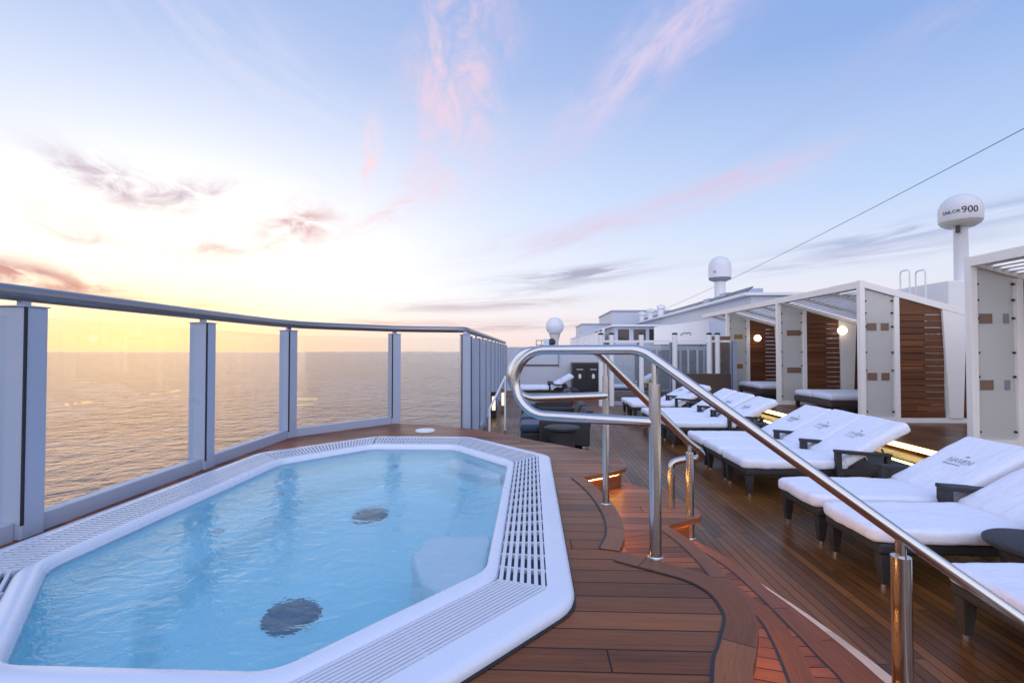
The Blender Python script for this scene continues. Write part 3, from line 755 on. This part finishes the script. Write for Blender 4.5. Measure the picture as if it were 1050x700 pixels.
ZR = lambda x: 2.82 - (x - 6.05) * 0.285
XF0, XBK = 6.05, 9.3
def partition(c, y, y_front=True, far=False, plates=((0.22, 0.15, 0.42), (0.22, 0.15, 0.42)), lamp=None):
    """side wall of a cabana at world y, parts parented to c (c sits at world origin of the wall)"""
    zb = 0.25
    def pt(x, z): return (x - XF0, 0, z)
    m = MB(); m.box(-0.045, 0.045, -0.05, 0.05, zb, ZR(XF0) + 0.03); m.build('post', M['warmwhite'], c, smooth=0, bevel=0.006)
    m = MB(); m.box(0.57, 0.66, -0.04, 0.05, zb, ZR(6.66) - 0.10); m.build('post', M['warmwhite'], c, smooth=0, bevel=0.006)
    m = MB(); m.poly([pt(6.10, zb + .08), pt(6.605, zb + .08), pt(6.605, ZR(6.6) - .12), pt(6.10, ZR(6.1) - .11)], (0, 0.014, 0)); gp = m.build('frosted_panel', M['frost'], c, smooth=0)
    for zz in (zb + .2, zb + .95, zb + 1.28, zb + 1.75, zb + 2.0, zb + 2.22):
        for xx in (0.075, 0.545):
            m = MB(); m.tube([(xx, -0.022, zz), (xx, 0.03, zz)], 0.016, 10); m.build('panel_fixing', M['gasket'], gp, smooth=40)
    for (px, pw, pm) in plates:
        for zz in (1.02, 1.93):
            m = MB(); m.box(px, px + pw, -0.008, 0.02, zz, zz + 0.135); m.build('inset_plate', M[pm], gp, smooth=0)
    # sloping top beam, bottom rail
    m = MB(); m.poly([(0.046, -.047, ZR(XF0) - 0.11), (XBK - XF0 - .052, -.047, ZR(XBK) - 0.10), (XBK - XF0 - .052, -.047, ZR(XBK) + 0.02), (0.046, -.047, ZR(XF0 + .046) + 0.025)], (0, 0.094, 0)); m.build('side_beam', M['warmwhite'], c, smooth=0, bevel=0.005)
    m = MB(); m.box(0.05, XBK - XF0, -0.035, 0.045, zb + .002, zb + 0.085); m.build('bottom_rail', M['warmwhite'], c, smooth=0)
    # slatted wood screens
    for (x0, x1) in ((6.72, 7.50), (7.86, 8.9)):
        m = MB(); z = zb + 0.10; k = 0
        while z < ZR(x1) - 0.22:
            m.box(x0 - XF0, x1 - XF0, -0.012, 0.012, z, z + 0.106); z += 0.117; k += 1
        zt = z
        m.poly([(x0 - XF0, -.012, zt), (x1 - XF0, -.012, zt), (x1 - XF0, -.012, ZR(x1) - .115), (x0 - XF0, -.012, ZR(x0) - .115)], (0, .024, 0))
        m.build('slat_screen', M['slat'], c, smooth=0)
        m = MB(); m.poly([(x0 - XF0, .03, zb + .1), (x0 - XF0 + (x1 - x0) * .62, .03, zb + .1), (x0 - XF0 + (x1 - x0) * .62, .03, ZR(x1) - .13), (x0 - XF0, .03, ZR(x1) - .13)], (0, .012, 0)); m.build('screen_backing', M['slatdark'], c, smooth=0)
    # tapered white column
    m = MB(); m.poly([(7.56 - XF0, -.052, zb + .086), (7.80 - XF0, -.052, zb + .086), (7.88 - XF0, -.052, ZR(7.88) - .112), (7.46 - XF0, -.052, ZR(7.46) - .112)], (0, .10, 0)); m.build('tapered_column', M['warmwhite'], c, smooth=0, bevel=0.006)

def roof(c, y0, y1):
    """slatted sloping roof from local y0 to y1"""
    m = MB(); m.box(-0.042, 0.042, y0 + .051, y1 - .051, ZR(XF0) - 0.11, ZR(XF0) + 0.022); m.build('front_beam', M['warmwhite'], c, smooth=0, bevel=0.006)
    m = MB(); m.box(XBK - XF0 - .05, XBK - XF0 + .05, y0 + .05, y1 - .05, 0.25, ZR(XBK)); m.build('back_wall', M['warmwhite'], c, smooth=0)
    m = MB(); x = XF0 + 0.10
    while x < XBK - 0.1:
        m.obox((x - XF0, (y0 + y1) / 2, ZR(x) - 0.03), (1, 0, 0.10), (0, 1, 0), (-.10, 0, 1), 0.098, abs(y1 - y0) - 0.1, 0.012); x += 0.105
    m.build('roof_louvre', M['white'], c, smooth=0)
    m = MB()
    for s in (0.33, 0.67):
        yy = y0 + (y1 - y0) * s; m.poly([(0.05, yy - .02, ZR(XF0 + .05) - .10), (XBK - XF0 - .05, yy - .02, ZR(XBK - .05) - .10), (XBK - XF0 - .05, yy - .02, ZR(XBK - .05) - .045), (0.05, yy - .02, ZR(XF0 + .05) - .045)], (0, .04, 0))
    m.build('roof_rafter', M['white'], c, smooth=0)
def globe_lamp(c, x, z, y=-0.05):
    m = MB(); m.lathe([(0.0, 0.0), (0.09, 0.0), (0.09, 0.03), (0.0, 0.03)], (0, 0, 0), 24)
    bmesh.ops.transform(m.bm, matrix=Matrix.Translation((x - XF0, y, z)) @ Matrix.Rotation(R(90), 4, 'X'), verts=m.bm.verts[:])
    k = m.build('wall_lamp', M['warmwhite'], c, smooth=40)
    m = MB(); bmesh.ops.create_uvsphere(m.bm, u_segments=20, v_segments=12, radius=0.10); bmesh.ops.transform(m.bm, matrix=Matrix.Translation((x - XF0, y - 0.075, z)), verts=m.bm.verts[:])
    m.build('lamp_globe', M['lamp'], k, smooth=60)
CG = 'white cabanas along the right side of the deck'
# near cabana: its far side wall stands at y = 6.95
c1 = thing('cabana', 'nearest white cabana at the right picture edge with frosted glass side panel', 'cabana', (XF0, 6.95, 0), 0, CG)
partition(c1, 0, plates=((0.10, 0.17, 'brownpanel'), (0.42, 0.07, 'greypanel'))); roof(c1, -3.2, 0.0)
c2 = thing('cabana', 'middle white cabana, its outer side wall with wood slats and tapered column in full view', 'cabana', (XF0, 9.2, 0), 0, CG)
partition(c2, 0, plates=((0.10, 0.17, 'brownpanel'), (0.35, 0.14, 'brownpanel'))); roof(c2, 0.0, 3.0)
c3 = thing('cabana', 'white cabana with a glowing round wall lamp on its tapered column', 'cabana', (XF0, 12.2, 0), 0, CG)
partition(c3, 0, plates=((0.20, 0.33, 'brownpanel'),)); roof(c3, 0.0, 3.1); globe_lamp(c3, 7.50, 2.05); 
c4 = thing('cabana', 'farthest cabana end wall with frosted panel and brass plate', 'cabana', (XF0, 15.3, 0), 0, CG)
partition(c4, 0, plates=((0.20, 0.25, 'amberplate'),)); roof(c4, 0.0, 2.2)
globe_lamp(c4, 6.9, 1.95)
b = MB(); b.box(5.35, 6.0, 15.0, 15.1, 0.25, 2.0); 
tag(b.build('brown_screen', M['brownpanel'], smooth=0), 'plain brown screen panel left of the farthest cabana', 'screen')
b = MB(); b.box(3.9, 5.3, 13.2, 13.4, 0.0, 0.95)
tag(b.build('wicker_wall', M['brownwicker'], smooth=0, bevel=0.01), 'low brown woven wall in front of the glass windbreak', 'wall')
def daybed(loc, label):
    t = thing('daybed', label, 'daybed', loc, 0, 'daybeds inside the cabanas')
    m = MB(); m.box(0, 2.0, -0.72, 0.72, 0.14, 0.27); m.build('frame', M['brownwicker'], t, smooth=0, bevel=0.02)
    for x in (0.06, 1.94):
        for y in (-.66, .66):
            m = MB(); m.box(x - .035, x + .035, y - .035, y + .035, 0, 0.139); m.build('leg', M['wicker'], t, smooth=0)
    for y in (-.365, .365):
        m = MB(); m.cushion(1.98, 0.70, 0.14, 0.05, (20, 10, 3), 0.006, 3.0, y, Matrix.Translation((0.01, y, 0.268))); m.build('cushion', M['towel'], t, smooth=60)
    return t
D0 = daybed((6.2, 11.1, 0.25), 'low wicker daybed with white cushions inside the lamplit cabana')
dup(D0, (6.2, 14.2, 0.25), 0, 'low wicker daybed with white cushions inside the cabana farther back')

# ================================================================== FAR DECK, BULKHEAD, DECKHOUSES
b = MB(); b.box(-1.08, 24, 19.2, 90, 1.50, 1.60); structure(b.build('upper_deck', M['bluewhite'], smooth=0))
bh = thing('bulkhead', 'blue white bulkhead wall closing the far end of the deck', 'wall', (0, 19.1, 0))
b = MB(); b.box(-1.08, 24, 0, 0.09, 0.0, 1.68); b.build('wall_panel', M['bluewhite'], bh, smooth=0, bevel=0.01)
b = MB(); b.box(-0.9, 1.05, -0.03, -0.002, 0.98, 1.03); b.build('handrail', M['darkbrown'], bh, smooth=0)
b = MB(); b.box(1.05, 1.07, -0.05, -0.002, 0.95, 1.5); b.build('pipe', M['greypanel'], bh, smooth=0)
b = MB(); b.box(-1.08, 24, -0.02, 0.11, 1.682, 1.72); b.build('cap_rail', M['white'], bh, smooth=0)
for x in (4.0, 4.9, 5.8, 6.7, 7.6):
    b = MB(); b.box(x, x + 0.8, -0.025, -0.002, 0.1, 1.6); b.build('grey_panel', M['greypanel'], bh, smooth=0)
for x in (6.0, 6.35, 6.9):
    b = MB(); b.box(x, x + 0.07, -0.05, -0.026, 0.3, 1.6); b.build('door_frame', M['white'], bh, smooth=0)
tc = thing('towel_cabinet', 'dark towel cabinet with pale emblems on two doors against the far bulkhead', 'cabinet', (2.05, 18.6, 0))
b = MB(); b.box(-0.52, 0.52, -0.3, 0.45, 0.06, 1.12); b.build('cabinet_body', M['darkbrown'], tc, smooth=0, bevel=0.01)
for s in (-1, 1):
    b = MB(); b.box(s * .25 - .235, s * .25 + .235, -0.325, -0.302, 0.12, 1.06); dd = b.build('door', M['black'], tc, smooth=0, bevel=0.004)
    b = MB(); b.lathe([(0, 0), (0.055, 0), (0.055, 0.006), (0, 0.006)], (0, 0, 0), 20); bmesh.ops.transform(b.bm, matrix=Matrix.Translation((s * .25, -0.327, 0.62)) @ Matrix.Rotation(R(90), 4, 'X') @ Matrix.Diagonal((1, 1.7, 1, 1)), verts=b.bm.verts[:]); b.build('emblem', M['white'], dd, smooth=0)
    b = MB(); b.box(s * .25 - .12, s * .25 + .12, -0.331, -0.326, 0.86, 0.885); b.build('emblem', M['white'], dd, smooth=0)

# deckhouse with sloping perspective roof line on the right
dh = thing('deckhouse', 'long white deckhouse behind the cabanas with dark roof panels and vents', 'building', (9.3, 21, 1.6))
b = MB(); b.box(0, 9, 0, 24, 0, 2.30); b.build('wall', M['bluewhite'], dh, smooth=0, bevel=0.02)
b = MB(); b.box(-0.35, 9, -0.2, 24, 2.302, 2.42); b.build('roof_edge', M['white'], dh, smooth=0)
b = MB()
for k in range(14): b.obox((0.35, 1.8 + k * 1.62, 2.66), (.75, 0, .60), (0, 1, 0), (-.60, 0, .75), 0.5, 1.54, 0.05)
b.build('roof_panel_row', M['solar'], dh, smooth=0)
for x, y, z in ((0.4, 3.8, 0.6), (1.3, 3.4, 0.75), (0.2, 5.6, 0.5), (1.1, 5.0, 0.6)):
    b = MB(); b.box(x, x + .8, y, y + .8, 2.3, 2.3 + z); b.build('ventilator_box', M['aluframe'], dh, smooth=0, bevel=0.03)
for y in (14, 17, 20):
    b = MB(); b.lathe([(0.22, 0), (0.22, 0.5), (0.3, 0.55), (0.3, 0.75), (0.0, 0.85)], (-0.1, y, 2.42), 16); b.build('vent', M['white'], dh, smooth=40)
b = MB(); b.box(-0.025, -0.003, 6, 22, 0.5, 1.4); b.build('window_band', M['window'], dh, smooth=0)

lp = thing('lower_house', 'low white wing with brown windows left of the long deckhouse', 'building', (4.6, 27.0, 1.6))
b = MB(); b.box(0, 4.6, 0, 8, 0, 1.30); b.build('wall', M['bluewhite'], lp, smooth=0)
b = MB(); b.box(-0.2, 4.65, -0.3, 8, 1.302, 1.40); b.build('roof_edge', M['white'], lp, smooth=0)
for x0, x1 in ((0.15, 0.75), (1.0, 1.65), (1.85, 2.3)):
    b = MB(); b.box(x0, x1, -0.02, -0.002, 0.55, 1.15); b.build('window', M['window'], lp, smooth=0)
sp = thing('sign_panel', 'wide white panel with a small grey wave emblem above the glass windbreak', 'sign', (6.45, 25.9, 1.6))
b = MB(); b.poly([(0, 0, 0.30), (2.85, 0, 0.30), (2.85, 0, 1.60), (0, 0, 1.22)], (0, 0.08, 0)); b.build('panel', M['warmwhite'], sp, smooth=0)
b = MB()
b.tube([(1.35, -0.01, 0.78), (1.45, -0.01, 0.86), (1.58, -0.01, 0.93), (1.68, -0.01, 0.86), (1.74, -0.01, 0.93), (1.84, -0.01, 0.92), (1.9, -0.01, 0.80)], 0.028, 6); b.build('wave_emblem', M['greypanel'], sp, smooth=40)
b = MB(); b.box(0.92, 1.02, -0.012, -0.002, 0.5, 0.68); b.build('small_mark', M['greypanel'], sp, smooth=0)
fh = thing('far_house', 'boxy blue grey deckhouse in the distance, taller one left of the roof panels', 'building', (6.9, 42, 1.6))
b = MB(); b.box(0, 6, 0, 8, 0, 3.35); b.build('wall', M['bluewhite'], fh, smooth=0)
b = MB(); b.box(-0.1, 6.1, -0.1, 8, 3.352, 3.46); b.build('roof_edge', M['aluframe'], fh, smooth=0)
fl = thing('far_house', 'low flat roofed blue grey deckhouse in the distance beside the beige fence', 'building', (4.45, 43, 1.6))
b = MB(); b.box(0, 2.4, 0, 6, 0, 2.3); b.build('wall', M['bluewhite'], fl, smooth=0)
b = MB(); b.box(-0.08, 2.4, -0.1, 6, 2.302, 2.38); b.build('roof_edge', M['aluframe'], fl, smooth=0)
ff = thing('panel_fence', 'beige panelled fence on the upper deck receding towards the round dome', 'fence', (4.1, 28, 1.6))
for k in range(12):
    y = k * 2.0
    b = MB(); b.box(-0.02, 0.02, y + .06, y + 1.94, 0.1, 1.10); b.build('fence_panel', M['warmwhite'], ff, smooth=0)
    b = MB(); b.box(-0.06, 0.06, y - .06, y + .06, 0, 1.24); b.build('post', M['white'], ff, smooth=0)
b = MB(); b.tube([(0, 0, 1.26), (0, 24, 1.26)], 0.04, 8); b.build('top_rail', M['white'], ff, smooth=40)

# radomes
def bend_text(me, R0, z0, ang, parent, name, mat):
    for v in me.vertices:
        a = ang + v.co.x / R0; rr = R0 + v.co.z
        v.co = Vector((rr * math.sin(a), -rr * math.cos(a), z0 + v.co.y))
    me.materials.clear(); me.materials.append(mat); return link(bpy.data.objects.new(name, me), parent)
r1 = thing('radome', 'white satellite dome marked SAILOR 900 on a thick mast at the right', 'radome', (14.5, 17.0, 1.6))
b = MB(); b.box(-1.1, 4.5, -0.8, 3, -1.35, 2.22); b.build('base_housing', M['white'], r1, smooth=0, bevel=0.03)
b = MB(); b.lathe([(0.20, 2.222), (0.19, 4.06), (0.22, 4.12), (0.22, 4.17)], (0, 0, 0), 24); b.build('mast', M['radome'], r1, smooth=40)
b = MB(); b.lathe([(0.0, 4.11), (0.20, 4.11), (0.38, 4.14), (0.52, 4.23), (0.565, 4.31)], (0, 0, 0), 40); b.build('dome_base', M['radomebase'], r1, smooth=50)
b = MB(); prof = [(0.57, 4.31), (0.585, 4.35), (0.59, 4.66)] + [(0.59 * math.cos(R(a)) ** 0.88, 4.66 + 0.58 * math.sin(R(a))) for a in range(6, 90, 7)] + [(0.0, 5.24)]
b.lathe(prof, (0, 0, 0), 48); dm = b.build('dome', M['radome'], r1, smooth=60)
ANG = R(-40)
bend_text(text_mesh('SAILOR', 0.155, 0.005), 0.594, 4.53, ANG - 0.42, dm, 'lettering', M['black'])
bend_text(text_mesh('900', 0.31, 0.006), 0.594, 4.50, ANG + 0.42, dm, 'lettering', M['black'])
b = MB(); b.box(-0.30, -0.22, -0.25, -0.15, 3.90, 4.15); b.build('cable_gland', M['black'], r1, smooth=0)
lr_ = thing('ladder_rail', 'small white hooped ladder rails on the roof left of the large dome', 'ladder', (12.35, 16.4, 1.6))
for s in (0, 0.5):
    b = MB(); b.tube(fillet([(s, 0, -1.4), (s, 0, 2.62), (s, 0.4, 2.62), (s, 0.4, 1.2)], 0.12), 0.022, 8); b.build('hoop', M['white'], lr_, smooth=40)
r2 = thing('radome', 'smaller white satellite dome on a slender mast in the middle distance', 'radome', (12.95, 34.0, 1.6))
b = MB(); b.lathe([(0.42, 0.0), (0.42, 0.9), (0.36, 0.95), (0.36, 4.75)], (0, 0, 0), 20); b.build('mast', M['radome'], r2, smooth=40)
b = MB(); b.lathe([(0.0, 4.72), (0.36, 4.72), (0.68, 4.85), (0.73, 4.98)], (0, 0, 0), 32); b.build('dome_base', M['greypanel'], r2, smooth=50)
b = MB(); b.lathe([(0.735, 4.98), (0.745, 5.7)] + [(0.745 * math.cos(R(a)), 5.7 + 0.78 * math.sin(R(a))) for a in range(8, 91, 8)] + [(0, 6.48)], (0, 0, 0), 40); dd = b.build('dome', M['radome'], r2, smooth=60)
b = MB(); b.box(-0.62, -0.48, -0.60, -0.5, 5.28, 5.42); b.build('dark_mark', M['ink'], dd, smooth=0)
r3 = thing('radome', 'round white ball shaped dome low on the far left horizon of the deck', 'radome', (2.0, 42.0, 1.6))
b = MB(); b.lathe([(0.35, 0), (0.30, 0.7), (0.45, 1.3), (0.5, 1.42)], (0, 0, 0), 20); b.build('pedestal', M['radomebase'], r3, smooth=40)
b = MB(); bmesh.ops.create_uvsphere(b.bm, u_segments=32, v_segments=20, radius=0.78); bmesh.ops.translate(b.bm, vec=(0, 0, 2.08), verts=b.bm.verts[:]); b.build('dome', M['radome'], r3, smooth=60)
an = thing('antenna_rack', 'dark low rack of equipment on the skyline left of the ball dome', 'antenna', (0.35, 36, 1.6))
b = MB()
for x in (0, .4, .8, 1.2): b.tube([(x, 0, 0), (x, 0, 0.75)], 0.03, 8)
b.tube([(0, 0, .75), (1.2, 0, .75)], 0.03, 8); b.tube([(0, 0, .4), (1.2, 0, .4)], 0.03, 8); b.build('frame', M['greypanel'], an, smooth=40)
b = MB(); b.box(0.55, 0.95, -0.2, 0.2, 0.3, 0.85); b.build('equipment_box', M['bluewhite'], an, smooth=0, bevel=0.03)
b = MB(); bmesh.ops.create_uvsphere(b.bm, u_segments=16, v_segments=10, radius=0.28); bmesh.ops.translate(b.bm, vec=(1.15, 0, .62), verts=b.bm.verts[:]); b.build('floodlight', M['black'], an, smooth=60)

# stay cable from the middle dome towards an off-frame mast
b = MB(); pts = []
A, Bc = Vector((13.0, 52.0, 5.6)), Vector((14.2, 11.0, 8.25))
for k in range(25):
    s = k / 24; p = A.lerp(Bc, s); p.z -= 0.35 * 4 * s * (1 - s); pts.append(p)
b.tube(pts, 0.013, 6); tag(b.build('stay_cable', M['cable'], smooth=60), 'thin dark cable rising across the sky to the upper right', 'cable')

# small lights at the foot of the left windscreen, and a thin sloping rail
for x, y, lb in ((-0.88, 11.4, 'left of two small warm deck lights beside the glass railing, in a dark case'), (-0.72, 12.4, 'right of two small warm deck lights beside the glass railing')):
    t = thing('deck_lamp', lb, 'lamp', (x, y, 0))
    b = MB(); b.box(-.06, .06, -.04, .06, 0, 0.60); b.build('housing', M['black'] if x < -0.8 else M['brownpanel'], t, smooth=0, bevel=0.01)
    b = MB(); b.box(-.038, .038, -.055, -.041, 0.18, 0.50); b.build('lens', M['lens'], t, smooth=0)
t = thing('slope_rail', 'thin pale rail sloping up towards the loop of the steel handrail', 'handrail', (-0.74, 8.6, 0))
b = MB(); b.tube([(0, 0, 0.0), (0, 0, 0.53), (0.22, 1.0, 1.05), (0.22, 1.0, 0.0)], 0.02, 8); b.build('rail', M['white'], t, smooth=40)

# ================================================================== WORLD
world = bpy.data.worlds.new('World'); scene.world = world; world.use_nodes = True
wt = NT(world.node_tree); wt.n.clear()
SUN_AZ, SUN_EL = R(-40.0), R(3.5)     # clockwise from +Y
wo = wt.new('ShaderNodeOutputWorld'); bg = wt.new('ShaderNodeBackground'); wt.l.new(bg.outputs[0], wo.inputs[0])
gen = wt.new('ShaderNodeTexCoord').outputs['Generated']; D = wt.sep(gen)
u = wt.math('ARCTAN2', D[0], D[1]); v = wt.math('ARCSINE', D[2])
DEG = 180 / PI
ud = wt.math('MULTIPLY', u, DEG); vd = wt.math('MULTIPLY', v, DEG)
elf = wt.math('DIVIDE', wt.math('MAXIMUM', vd, 0.0), 90.0)
base = wt.ramp(elf, [(0.0, lin(214, 192, 196)), (0.03, lin(226, 214, 220)), (0.085, lin(214, 219, 235)), (0.17, lin(174, 199, 238)), (0.32, lin(126, 161, 220)), (0.6, lin(104, 142, 206)), (1.0, lin(84, 122, 190))])
def gauss(cu, cv, a, bb, ang=0.0):
    du = wt.math('SUBTRACT', ud, cu); dv = wt.math('SUBTRACT', vd, cv); ca, sa = math.cos(R(ang)), math.sin(R(ang))
    p = wt.math('ADD', wt.math('MULTIPLY', du, ca), wt.math('MULTIPLY', dv, sa)); q = wt.math('SUBTRACT', wt.math('MULTIPLY', dv, ca), wt.math('MULTIPLY', du, sa))
    pp = wt.math('DIVIDE', p, a); qq = wt.math('DIVIDE', q, bb)
    e = wt.math('ADD', wt.math('MULTIPLY', pp, pp), wt.math('MULTIPLY', qq, qq))
    return wt.math('POWER', 2.718, wt.math('MULTIPLY', e, -1.0)), p, q
g1, _, _ = gauss(-36, 10, 58, 26); g2, _, _ = gauss(-35, 9, 22, 10); g3, _, _ = gauss(-38, 0.6, 30, 3.4); g4, _, _ = gauss(-38, 5.0, 15, 3.4); g5, _, _ = gauss(-40, 2.0, 9, 2.4)
c = wt.mix(wt.math('MULTIPLY', g1, 0.62), base, lin(238, 241, 252))
c = wt.mix(wt.math('MULTIPLY', g2, 1.0), c, (1.06, 1.03, 0.95, 1))
c = wt.mix(wt.math('MULTIPLY', g4, 0.6), c, (1.03, 0.93, 0.66, 1))
c = wt.mix(wt.math('MULTIPLY', g3, 0.85), c, lin(247, 196, 162))
c = wt.mix(wt.math('MULTIPLY', g5, 0.55), c, (1.02, 0.72, 0.34, 1))
# nishita daylight under the sunset colours
sky = wt.new('ShaderNodeTexSky'); sky.sky_type = 'NISHITA'; sky.sun_disc = False; sky.sun_elevation = SUN_EL; sky.sun_rotation = SUN_AZ; sky.altitude = 40
c = wt.mix(1.0, c, wt.mix(1.0, sky.outputs[0], (0.012, 0.012, 0.012, 1), 'MULTIPLY'), 'ADD')
CL = [  # az, el, length, width, angle, colour, strength, noise along, noise across, lo, hi
    (-41.5, 15.0, 5.0, 1.6, -14, lin(190, 168, 186), .95, .26, .5, .30, .74),
    (-36.0, 15.2, 4.0, 1.1, 16, lin(196, 172, 188), .95, .26, .5, .30, .72),
    (-25.8, 13.4, 3.6, 2.1, 10, lin(222, 186, 188), 1.0, .30, .5, .28, .70),
    (-32.0, 10.6, 5.5, 1.2, 12, lin(232, 202, 196), .9, .25, .5, .32, .74),
    (-44.5, 10.5, 5.0, 1.4, -20, lin(236, 212, 206), .8, .25, .5, .32, .74),
    (-47.5, 6.2, 7.0, 1.3, -8, lin(206, 156, 150), 1.0, .2, .6, .28, .70),
    (-42.0, 5.0, 9.0, 0.8, -4, lin(240, 178, 124), .7, .12, .9, .36, .66),
    (-8.6, 30.0, 11.0, 5.0, 78, lin(238, 206, 220), 1.0, .19, .24, .30, .78),
    (-11.0, 23.0, 6.0, 2.0, 62, lin(236, 206, 222), .8, .2, .26, .30, .78),
    (-18.6, 21.0, 3.6, 0.9, 84, lin(246, 214, 222), .9, .25, .6, .30, .70),
    (-15.8, 15.8, 5.0, 1.0, 28, lin(238, 210, 216), .7, .16, .7, .36, .68),
    (16.0, 31.5, 15.0, 2.6, 30, lin(216, 200, 228), 1.0, .12, .26, .30, .76),
    (10.0, 29.0, 12.0, 2.2, 40, lin(206, 202, 232), .8, .13, .28, .32, .78),
    (12.0, 15.0, 18.0, 1.5, 12, lin(216, 202, 224), .9, .08, .45, .30, .74),
    (22.0, 17.8, 8.0, 1.0, 10, lin(216, 192, 216), .75, .1, .6, .32, .76),
    (5.6, 8.9, 9.0, 0.75, 5, lin(172, 172, 196), 1.0, .10, 1.0, .32, .62),
    (3.0, 7.6, 6.0, 0.6, 8, lin(184, 180, 200), .8, .12, 1.0, .34, .64),
    (-5.0, 5.4, 11.0, 0.6, 3, lin(198, 184, 194), .8, .09, 1.2, .34, .64),
    (-2.0, 3.0, 12.0, 0.6, 1, lin(202, 180, 188), .8, .09, 1.2, .34, .64),
    (-18.0, 3.2, 9.0, 0.5, 2, lin(232, 196, 180), .7, .09, 1.2, .34, .66),
    (39.0, 11.0, 12.0, 0.9, 6, lin(160, 170, 205), .8, .08, .9, .34, .66),
    (33.0, 9.0, 9.0, 0.7, 4, lin(176, 178, 206), .7, .09, 1.0, .34, .66),
    (36.0, 26.0, 12.0, 1.8, 22, lin(170, 184, 224), .6, .08, .5, .38, .72),
    (-30.0, 26.0, 16.0, 4.0, -30, lin(226, 222, 242), .5, .07, .3, .38, .74),
]
for k, (cu, cv, a, bb, ang, colr, st, na, nb, lo, hi) in enumerate(CL):
    g, p, q = gauss(cu, cv, a, bb, ang)
    n = wt.noise(wt.comb(wt.math('MULTIPLY', p, na), wt.math('MULTIPLY', q, nb), k * 7.3), 1.0, 6, 0.62, 0.8)
    f = wt.math('MULTIPLY', wt.math('MULTIPLY', wt.smooth(n, lo, hi), g), st, clamp=True)
    c = wt.mix(wt.math('MULTIPLY', wt.math('MULTIPLY', f, 1.25), 1.0, clamp=True), c, colr)
below = wt.math('LESS_THAN', vd, -0.3)
c = wt.mix(below, c, (0.20, 0.22, 0.26, 1))
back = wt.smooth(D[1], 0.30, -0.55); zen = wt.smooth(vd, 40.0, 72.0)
boost = wt.math('ADD', wt.math('MULTIPLY_ADD', back, 1.25, 1.0), wt.math('MULTIPLY', zen, 0.7))  # added fill light: sky made brighter behind the camera and overhead
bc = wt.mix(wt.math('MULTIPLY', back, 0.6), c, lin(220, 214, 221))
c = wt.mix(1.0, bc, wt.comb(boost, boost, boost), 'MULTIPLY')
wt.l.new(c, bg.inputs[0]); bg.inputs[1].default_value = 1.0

# ================================================================== SUN
sl = bpy.data.lights.new('sun', 'SUN'); sl.energy = 0.07; sl.angle = R(30); sl.color = (1.0, 0.76, 0.55)
so = link(bpy.data.objects.new('sun', sl))
sd = Vector((math.sin(SUN_AZ) * math.cos(SUN_EL), math.cos(SUN_AZ) * math.cos(SUN_EL), math.sin(SUN_EL)))
so.rotation_euler = (-sd).to_track_quat('-Z', 'Y').to_euler(); so.location = sd * 60

# ================================================================== RENDER
vs = scene.view_settings; scene.display_settings.display_device = 'sRGB'
vs.view_transform = 'Standard'; vs.look = 'None'; vs.exposure = 0.14; vs.gamma = 1.0
try: vs.use_curve_mapping = False
except Exception: pass
scene.render.engine = 'CYCLES'; cy = scene.cycles
cy.use_denoising = True; cy.max_bounces = 10; cy.transparent_max_bounces = 16; cy.glossy_bounces = 5; cy.transmission_bounces = 8; cy.diffuse_bounces = 4
cy.caustics_reflective = True; cy.caustics_refractive = True; cy.sample_clamp_indirect = 6.0; cy.blur_glossy = 0.5
